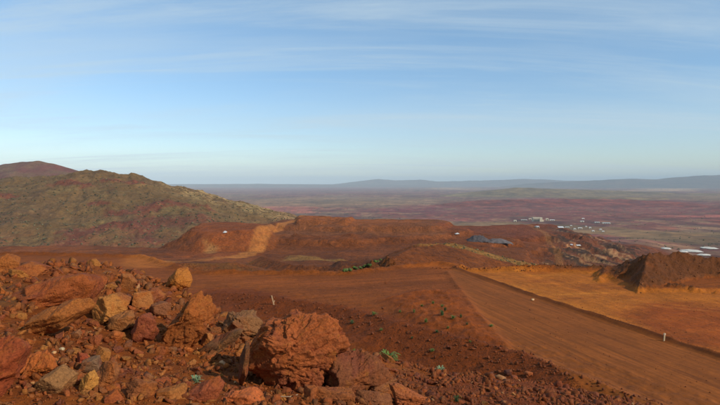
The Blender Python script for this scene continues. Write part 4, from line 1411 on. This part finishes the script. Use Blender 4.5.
def leaf_mesh(n, R, H, seed, lw=0.22, curl=0.5):
    r = np.random.RandomState(seed)
    V = []; Q_ = []
    for i in range(n):
        az = r.uniform(0, 6.283); ln = R * r.uniform(0.55, 1.0); up = r.uniform(0.15, 1.0) * H
        wv = ln * lw * r.uniform(0.7, 1.2)
        dx, dy = math.cos(az), math.sin(az); nx, ny = -dy, dx
        o = r.normal(size=3) * R * 0.15; o[2] = 0
        b = len(V)
        for k, t in enumerate((0.05, 0.35, 0.7, 1.0)):
            ww = wv * (0.4, 1.0, 0.8, 0.08)[k]
            zc = up * math.sin(t * 2.2) * (1 - 0.15 * curl * t)
            for sgn in (-1, 1):
                V.append((o[0] + dx * ln * t + nx * ww * sgn * 0.5, o[1] + dy * ln * t + ny * ww * sgn * 0.5, zc + (0.08 * ww if sgn > 0 else 0) + 0.01 * R))
        for k in range(3):
            Q_.append((b + 2 * k, b + 2 * k + 1, b + 2 * k + 3, b + 2 * k + 2))
    return make_mesh('leaves', V, quads=Q_, smooth=True)


def stems(n, R, H, seed):
    r = np.random.RandomState(seed)
    bm = bmesh.new()
    for i in range(n):
        a = r.uniform(0, 6.28); t = Vector((math.cos(a) * R * 0.5, math.sin(a) * R * 0.5, H * r.uniform(0.6, 0.9)))
        m = Matrix.Translation(t / 2) @ t.to_track_quat('Z', 'Y').to_matrix().to_4x4()
        bmesh.ops.create_cone(bm, cap_ends=False, segments=5, radius1=R * 0.03, radius2=R * 0.012, depth=t.length, matrix=m)
    return bm


def plant(pos, R, H, n, mat, label, cat, name, group=None, seed=1):
    t = empty(name, pos)
    tag(t, label, cat, group)
    obj('leaves', leaf_mesh(n, R, H, seed), mat, t)
    bm_obj('stem', stems(5, R, H, seed), M_dry, t)
    return t


for px, py, wpx, hpx, n, mat, lab in ((388, 360, 26, 11, 60, M_leaf, 'bright green leafy weed on the rubble rim, largest near the camera'),
                                    (440, 368, 13, 8, 36, M_leafp, 'pale green weed on the rim among gravel at right'),
                                    (196, 382, 14, 9, 40, M_leafp, 'pale green grey weed beside the red elongated rock'),
                                    (354, 340, 8, 7, 24, M_leaf, 'small green weed right behind the large red boulder'),
                                    (257, 329, 8, 6, 22, M_leafp, 'small light green sprig on the left of the large red boulder top'),
                                    (457, 403, 10, 8, 24, M_leafd, 'dull green sprig in the gravel at the bottom edge')):
    d = hit_fg(px, py) or np.interp(px, rim_px, rim_d)
    c = D(px, py, d)
    plant((c[0], c[1], H_fg(np.array([c[0]]), np.array([c[1]]))[0] + 0.005), wpx / 2 / F * d, hpx / F * d * 0.9, n, mat, lab, 'weed', 'weed', seed=int(px))

near_to = {0: 'in the middle of the weedy fill', }
bushes = [(442, 316, 7, 6, 'bright green bush, biggest on the weedy fill'), (426, 323, 6, 5, 'mid green bush left below the biggest one'), (453, 319, 7, 4, 'flat green bush just right of the biggest one'), (461, 318, 4, 4, 'small bush at the right end of the bush row'),
          (442, 307, 5, 3, 'low bush at the upper edge of the weedy fill'), (414, 313, 4, 4, 'dark bush at the upper left of the weedy fill'), (437, 333, 6, 3, 'low green bush below the middle of the weedy fill'), (448, 329, 4, 3, 'dark little bush right of the low green bush'),
          (491, 327, 7, 3, 'flat green bush near the graded road'), (467, 325, 4, 3, 'small green bush between the bush row and the graded road'), (374, 315, 8, 3, 'flat faint green bush on the soil berm at left'), (400, 313, 4, 3, 'tiny bush left of the weedy fill'),
          (352, 324, 7, 4, 'dusty green bush on the face of the soil berm'), (381, 331, 5, 3, 'low dusty bush halfway down the soil berm face'), (432, 352, 7, 3, 'dull green bush near the foot of the soil berm'), (412, 339, 4, 3, 'faint bush above the soil berm foot'), (470, 343, 4, 3, 'single small bush on the soil berm crest at right'), (433, 304, 4, 3, 'tiny bush at the top of the weedy fill'), (445, 311, 4, 4, 'green tuft just behind the biggest bush'), (422, 307, 4, 3, 'green tuft behind the mid green bush')]
for i, (px, py, wpx, hpx, lab) in enumerate(bushes):
    c = on_mid(px, py, 25, 200)
    plant((c[0], c[1], c[2] + 0.01), wpx / 2 / F * c[1], hpx / F * c[1], 46, M_leaf if i % 3 else M_leafd, lab, 'bush', 'bush', 'bushes on the fill and berm below', seed=50 + i)


# stakes
def stake(px, py, hpx, lean, name, label, w_=0.05, mat=M_wood, peg=False):
    c = on_mid(px, py, 25, 200)
    h = hpx / F * c[1]
    t = empty(name, tuple(c))
    tag(t, label, 'stake')
    bm = bmesh.new()
    add_box(bm, (0, 0, h / 2 - 0.1), (w_, w_ * 0.6, h + 0.2), 0, 0.008)
    p = bm_obj('post', bm, mat, t); p.rotation_euler = (0.05, lean, 0.3)
    bm = bmesh.new()
    if peg:
        add_box(bm, (-0.12, 0, h * 0.22), (w_ * 0.6, w_ * 0.5, h * 0.44), 0)
        q = bm_obj('brace', bm, mat, t); q.rotation_euler = (0.0, -lean * 1.4, 0.3)
    else:
        add_box(bm, (0, 0, h * 0.88), (w_ * 1.25, w_ * 0.9, h * 0.16), 0)
        q = bm_obj('cap_band', bm, M_capb, t); q.rotation_euler = (0.05, lean, 0.3)
    return t


M_white = plain_mat('white_paint', (0.75, 0.73, 0.68), 0.6, 0.08, 8)
M_capb = plain_mat('faded_cap', (0.55, 0.42, 0.28), 0.7, 0.1, 8)
stake(664, 341, 8, 0.03, 'marker_post', 'short pale marker post at the edge of the graded road', 0.15, plain_mat('pale_post', (0.5, 0.36, 0.2), .8))
stake(274, 305, 10, -0.25, 'survey_stake', 'leaning wooden survey stake on the soil berm at left', 0.16, M_wood, True)

# dry twig
d = hit_fg(285, 400)
c0 = D(272, 400, d); c1 = D(298, 397, d + 0.1)
bm = bmesh.new()
prev = None
pp_ = [Vector(c0), Vector(D(280, 399, d + 0.02)), Vector(D(290, 399.3, d + 0.05)), Vector(c1)]
for a, b in zip(pp_[:-1], pp_[1:]):
    v = b - a
    bmesh.ops.create_cone(bm, cap_ends=True, segments=6, radius1=0.0035, radius2=0.003, depth=v.length * 1.02, matrix=Matrix.Translation((a + b) / 2) @ v.to_track_quat('Z', 'Y').to_matrix().to_4x4())
tw = bm_obj('dry_twig', bm, M_dry, loc=(0, 0, 0.02))
tag(tw, 'thin pale dry twig lying below the large red boulder', 'twig')

# ==================================================================  FAR THINGS
M_cream = plain_mat('cream_cladding', (0.62, 0.50, 0.33), 0.7, 0.08, 0.2)
M_roofw = plain_mat('pale_roof_sheet', (0.70, 0.68, 0.64), 0.5, 0.08, 0.2)
M_roofg = plain_mat('grey_green_roof_sheet', (0.42, 0.46, 0.42), 0.5, 0.08, 0.2)
M_darkop = plain_mat('dark_opening', (0.04, 0.035, 0.035), 0.8, 0.1, 1)
M_tyre = plain_mat('tyre_rubber', (0.03, 0.03, 0.03), 0.9, 0.1, 5)
M_glass = plain_mat('dark_glass', (0.04, 0.05, 0.06), 0.1, 0.05, 2)
M_yel = plain_mat('yellow_paint', (0.65, 0.38, 0.07), 0.5, 0.08, 1)


def place_far(px, py, d0=500, d1=9000):
    a, b = ray(px, py)
    d = np.geomspace(d0, d1, 2500)
    g = H_mid(a * d, d)
    k = np.nonzero(b * d <= g)[0]
    d = d[k[0]] if len(k) else d1
    return np.array([a * d, d, H_mid(np.array([a * d]), np.array([d]))[0]])


def shed(px, py, wpx, hpx, dep, mat_w, mat_r, label, openings=2, rz=0.0, pitch=0.18, name='shed', cat='shed', group='sheds of the mine settlement'):
    c = place_far(px, py)
    W_ = wpx / F * c[1]; H_ = hpx / F * c[1]
    t = empty(name, (c[0], c[1], c[2] - 0.3), rz)
    tag(t, label, cat, group)
    rh = min(W_, dep) * pitch
    wh = max(H_ - rh, H_ * 0.6)
    bm = bmesh.new(); add_box(bm, (0, 0, wh / 2), (W_, dep, wh)); bm_obj('wall', bm, mat_w, t)
    bm = bmesh.new()
    o_ = 0.4
    a = W_ / 2 + o_; b = dep / 2 + o_
    vs = [bm.verts.new(v) for v in ((-a, -b, wh + 0.02), (a, -b, wh + 0.02), (a, b, wh + 0.02), (-a, b, wh + 0.02), (-a, 0, wh + rh), (a, 0, wh + rh))]
    for fidx in ((0, 1, 5, 4), (2, 3, 4, 5), (0, 4, 3), (1, 2, 5), (3, 2, 1, 0)): bm.faces.new([vs[k] for k in fidx])
    bm_obj('roof', bm, mat_r, t)
    for k in range(openings):
        bm = bmesh.new()
        ww = W_ / (openings + 1) * 0.75
        add_box(bm, (-W_ / 2 + (k + 0.9) * W_ / (openings + 0.8), -dep / 2 - 0.05, wh * 0.42), (ww, 0.3, wh * 0.8))
        bm_obj('door', bm, M_darkop, t)
    return t


# processing plant: a large open-fronted hall with a solid block at its right end
c = place_far(537, 221.5)
k_ = c[1] / F
t = empty('plant_building', (c[0], c[1], c[2] - 0.5)); tag(t, 'largest cream industrial building of the far settlement with dark open bays', 'building')
bm = bmesh.new(); add_box(bm, (3.2 * k_, 0, 2.1 * k_), (2.6 * k_, 34, 4.2 * k_)); bm_obj('end_block', bm, M_cream, t)
bm = bmesh.new(); add_box(bm, (-1.2 * k_, 1, 1.7 * k_), (6.2 * k_, 30, 3.4 * k_)); bm_obj('hall', bm, M_cream, t)
bm = bmesh.new(); add_box(bm, (-1.4 * k_, 1, 3.75 * k_), (6.4 * k_, 34, 0.7 * k_)); bm_obj('roof', bm, M_cream, t)
for q in range(4):
    bm = bmesh.new(); add_box(bm, ((-3.5 + q * 1.5) * k_, -14.2, 1.3 * k_), (1.15 * k_, 0.8, 2.4 * k_)); bm_obj('bay_door', bm, M_darkop, t)
bm = bmesh.new(); add_box(bm, (5.4 * k_, 0, 0.9 * k_), (1.8 * k_, 20, 1.8 * k_)); bm_obj('annex', bm, M_cream, t)

for a in (
    (515, 221.7, 2.6, 1.8, 14, M_cream, M_cream, 'small cream shed standing alone left of the large plant building', 1),
    (524, 220.3, 6, 0.9, 12, M_cream, M_roofg, 'long low dull shed between the lone cream shed and the plant building', 3),
    (530, 219.6, 2.4, 1.4, 12, M_cream, M_cream, 'pale shed touching the left side of the plant building', 1),
    (547, 220.4, 2.4, 2.2, 12, M_cream, M_cream, 'tall narrow cream shed right of the plant building', 1),
    (552, 220.6, 5, 1.0, 12, M_cream, M_roofw, 'low pinkish shed at the right end of the plant', 2),
    (537, 227.6, 2.2, 1.8, 12, M_cream, M_roofw, 'single white shed on green ground below the plant building', 1),
    (560, 227.8, 5, 1.1, 12, M_cream, M_roofw, 'low tan row building at the left end of the camp', 3),
    (567, 227.6, 4, 0.9, 12, M_cream, M_roofg, 'low grey row building second from the left in the camp', 3),
    (571, 226.4, 1.5, 1.3, 10, M_cream, M_roofw, 'little white hut above the low camp rows', 1),
    (574.6, 229.8, 2.2, 1.5, 10, M_cream, M_roofw, 'white hut at the front left of the camp', 1),
    (580, 229, 4, 1.6, 10, M_cream, M_roofw, 'wide white building in the middle of the camp', 2),
    (586, 227.3, 1.5, 1.3, 10, M_cream, M_roofw, 'tiny white hut behind the wide white camp building', 1),
    (590, 228.6, 2.0, 1.6, 10, M_cream, M_roofw, 'white hut right of the wide white camp building', 1),
    (593, 231.8, 2.2, 1.5, 10, M_cream, M_roofw, 'white hut nearest the viewer in the camp', 1),
    (600.5, 230.4, 2.2, 1.6, 10, M_cream, M_roofw, 'bright white hut near the right end of the camp', 1),
    (603, 232, 2.0, 1.2, 10, M_cream, M_roofw, 'dim white hut at the right end of the camp', 1),
    (582, 222, 3.6, 1.3, 14, M_cream, M_roofg, 'grey green shed up behind the camp', 1),
    (583, 219, 2.4, 1.0, 14, M_cream, M_roofw, 'small distant shed farthest behind the camp', 1),
    (597, 222.8, 5, 0.9, 14, M_cream, M_roofg, 'left of two long grey sheds behind the camp', 2),
    (606, 223.6, 8, 1.1, 16, M_cream, M_roofg, 'longest grey green shed behind the camp at right', 3),
    (571, 245.0, 1.8, 1.2, 6, M_white, M_roofw, 'small white hut on the pit edge above the black ore', 1),
    (578, 246.0, 3.6, 1.0, 6, M_yel, M_roofw, 'low yellowish hut beside the white hut on the pit edge', 1),
):
    shed(*a)


# long white patches beyond the mound: heaps of pale crushed stone
def pale_heap(px, py, wpx, hpx, label, seed):
    c = place_far(px, py, 1100)
    W_ = wpx / F * c[1]
    slope = abs(ray(px, py)[1])
    dep = hpx / F * c[1] / slope * 0.85
    n = 36
    gx_, gy_ = np.meshgrid(np.linspace(-1.2, 1.2, n), np.linspace(-1.2, 1.2, 20))
    gx_, gy_ = gx_.ravel(), gy_.ravel()
    rr = np.sqrt(gx_ ** 2 + gy_ ** 2) + 0.35 * fbm2(gx_ * 1.7, gy_ * 1.7, 3, seed)
    z_ = 2.4 * sstep(1.0, 0.6, rr) - 0.8
    px_ = np.stack([gx_ * W_ / 2, gy_ * dep / 2, z_], -1)
    px_[:, 2] += 3.0
    q = grid_quads(n, 20)
    keep = (z_[q] > -0.75).any(1)
    o = obj('pale_stockpile', make_mesh('pale_stockpile', px_, quads=q[keep]), M_pale, None, tuple(c))
    tag(o, label, 'stockpile', 'low white stockpiles beyond the rubble mound')


M_pale = plain_mat('pale_stone', (0.62, 0.55, 0.45), 0.9, 0.08, 0.05)
pale_heap(692, 251.5, 17, 3.4, 'brightest and widest low white stockpile beyond the rubble mound', 3)
pale_heap(709, 248.6, 14, 2.6, 'white stockpile farthest right beyond the rubble mound', 5)
pale_heap(666, 249.2, 10, 1.6, 'thin white stockpile farthest left, just over the mound crest', 8)
pale_heap(704, 255.6, 13, 1.6, 'thin white stockpile in front of the widest one', 12)
pale_heap(683, 252.4, 9, 1.4, 'faint thin white stockpile touching the left of the widest one', 15)

# grey stockpiles
def cone_heap(px, py, wpx, hpx, rgb, label, seed, el=1.0):
    c = place_far(px, py)
    W_ = wpx / F * c[1] / 2; H_ = hpx / F * c[1]
    n = 48
    g1, g2 = np.meshgrid(np.linspace(-1.1, 1.1, n), np.linspace(-1.1, 1.1, n)); g1, g2 = g1.ravel(), g2.ravel()
    r = np.sqrt((np.maximum(np.abs(g1) - 0.35, 0) / 0.65) ** 2 + g2 ** 2)
    z_ = H_ * (1.05 - r * (1 + 0.2 * fbm2(g1 * 3, g2 * 3, 4, seed))) + 0.22 * H_ * fbm2(g1 * 4, g2 * 4, 4, seed + 1)
    P_ = np.stack([g1 * W_, g2 * W_ * 0.7 * el, np.maximum(z_, -3)], -1)
    q = grid_quads(n, n); q = q[(P_[:, 2][q] > -2.9).any(1)]
    m, tt, b = new_mat('heap_rock'); m = plain_mat('heap_rock', rgb, 0.95, 0.3, 0.2)
    o = obj('ore_stockpile', make_mesh('ore_stockpile', P_, quads=q), m, None, (c[0], c[1], c[2]))
    tag(o, label, 'stockpile', 'grey stockpiles')


cone_heap(478, 241, 24, 5.4, (0.080, 0.062, 0.058), 'dark grey pointed stockpile on the pale pad', 4)
cone_heap(497, 242, 26, 3.4, (0.13, 0.10, 0.09), 'lighter grey stockpile right of the dark pointed one', 6)


# vehicles, very small in the picture
def pickup(px, py, label, mat, L_=5.2, rz=0.0, d1=4000, hs=1.0):
    c = place_far(px, py, 200, d1)
    t = empty('pickup_truck', tuple(c), rz); tag(t, label, 'vehicle')
    bm = bmesh.new(); add_box(bm, (0, 0, 0.8), (L_, 1.9, 0.75), 0, 0.12); bm_obj('body', bm, mat, t)
    bm = bmesh.new(); add_box(bm, (0.35, 0, 1.5), (2.0, 1.7, 0.75), 0, 0.15); cab = bm_obj('cab', bm, mat, t)
    bm = bmesh.new(); add_box(bm, (0.35, 0, 1.52), (1.75, 1.72, 0.42)); bm_obj('window', bm, M_glass, cab)
    for sx_ in (-1, 1):
        for sy_ in (-1, 1):
            bm = bmesh.new(); add_cyl(bm, (sx_ * L_ * 0.32, sy_ * 0.85, 0.4), 0.4, 0.28, 'Y', 12); bm_obj('wheel', bm, M_tyre, t)
    t.scale = (hs, hs, hs)
    return t


pickup(225, 233.2, 'white vehicle parked on the red cut left of the ramp', M_white, rz=1.35)

pickup(457, 234.6, 'lone white vehicle between the terraces and the grey stockpiles', M_white, rz=0.5)

# ------------------------------------------------------------------ scrub too many to count
def blobs(name, x, y, z, s, rgbs, label, cat, mat, seed):
    r = np.random.RandomState(seed)
    d, f = ico(1)
    n = len(x); nv = len(d)
    sc = s[:, None, None] * (1 + 0.35 * r.uniform(-1, 1, (n, nv, 1)))
    V = d[None] * sc * np.array([1, 1, 0.75]) + np.stack([x, y, z + s * 0.35], -1)[:, None, :]
    Fc = f[None] + (np.arange(n) * nv)[:, None, None]
    col = np.repeat(np.array(rgbs)[r.randint(len(rgbs), size=n)] * r.uniform(0.7, 1.3, (n, 1)), nv, 0)
    o = obj(name, make_mesh(name, V.reshape(-1, 3), tris=Fc.reshape(-1, 3), col=col, smooth=False), mat)
    tag(o, label, cat, kind='stuff')


M_scrub = ground_mat('scrub_foliage', (0.3,), 0.3)
r = np.random.RandomState(77)
n = 7000
u = np.array([ray(p, 182)[0] for p in r.uniform(-60, 800, n)]); yy = 1900 * (6500 / 1900) ** (r.rand(n) ** 1.2)
xx = u * yy
k = fbm2(xx / 1500, yy / 1500, 6, 107, 0.6) + 0.9 * fbm2(xx / 160, yy / 220, 4, 109, 0.65) + 0.1 * r.normal(size=n) > 0.12
xx, yy = xx[k], yy[k]
blobs('plain_scrub', xx, yy, H_mid(xx, yy), 1.2 + 3.0 * r.rand(len(xx)) ** 2.5, [(0.055, 0.06, 0.028), (0.08, 0.085, 0.035), (0.13, 0.12, 0.05)], 'scattered dark green scrub dotting the red and olive plain', 'scrub', M_scrub, 1)
n = 7000
i = r.randint(len(hx), size=n)
keep = (hy[i] < 1300) & (hz[i] > -95)
i = i[keep]
jx = hx[i]; jy = hy[i]
blobs('hill_scrub', jx, jy, hz[i], r.uniform(0.5, 1.9, len(i)) ** 1.0, [(0.07, 0.06, 0.028), (0.10, 0.085, 0.04), (0.13, 0.105, 0.05)], 'spinifex tufts and low bushes covering the near hill', 'scrub', M_scrub, 2)
n = 900
u = np.array([ray(p, 182)[0] for p in r.uniform(405, 550, n)]); yy = r.uniform(222, 320, n); xx = u * yy
sd_ = poly_sd(xx, yy, [X(405, 222), X(430, 248), X(440, 300), X(500, 340), X(560, 330), X(550, 255), X(500, 262), X(470, 250), X(440, 232)])
xx, yy = xx[sd_ < 0], yy[sd_ < 0]
blobs('ridge_scrub', xx, yy, H_mid(xx, yy), r.uniform(0.18, 0.55, len(xx)), [(0.08, 0.07, 0.03), (0.20, 0.16, 0.08), (0.12, 0.10, 0.045)], 'low yellow green scrub on the back of the central ridge', 'scrub', M_scrub, 3)
q = [(350, 270.5), (356, 269), (360, 268), (364, 267), (369, 266), (376, 262), (380, 260), (346, 271)]
pt = np.array([on_mid(a + r.uniform(-2, 2), b + r.uniform(-.5, .8), 60, 260) for a, b in q * 6])
blobs('lip_scrub', pt[:, 0], pt[:, 1], pt[:, 2], r.uniform(0.15, 0.42, len(pt)), [(0.07, 0.10, 0.02), (0.10, 0.12, 0.03)], 'green brush round the dark pinnacle at the lip of the bench', 'scrub', M_scrub, 4)

# ------------------------------------------------------------------ the air
bm = bmesh.new()
add_box(bm, (0, 0, 0), (1, 1, 1))
hz_o = bm_obj('haze', bm)
hz_o.scale = (150000, 130000, 620 + 295)
hz_o.location = (0, 20000, (620 - 295) / 2)
tag(hz_o, 'thin pale blue haze over the whole plain', 'haze', kind='stuff')
hm_ = bpy.data.materials.new('haze_air'); hm_.use_nodes = True
ht = hm_.node_tree; ht.nodes.clear()
pv = ht.nodes.new('ShaderNodeVolumePrincipled')
pv.inputs['Color'].default_value = (0.84, 0.95, 1.0, 1)
pv.inputs['Density'].default_value = 3.1e-5
pv.inputs['Anisotropy'].default_value = -0.25
ho = ht.nodes.new('ShaderNodeOutputMaterial')
ht.links.new(pv.outputs[0], ho.inputs['Volume'])
hz_o.data.materials.append(hm_)
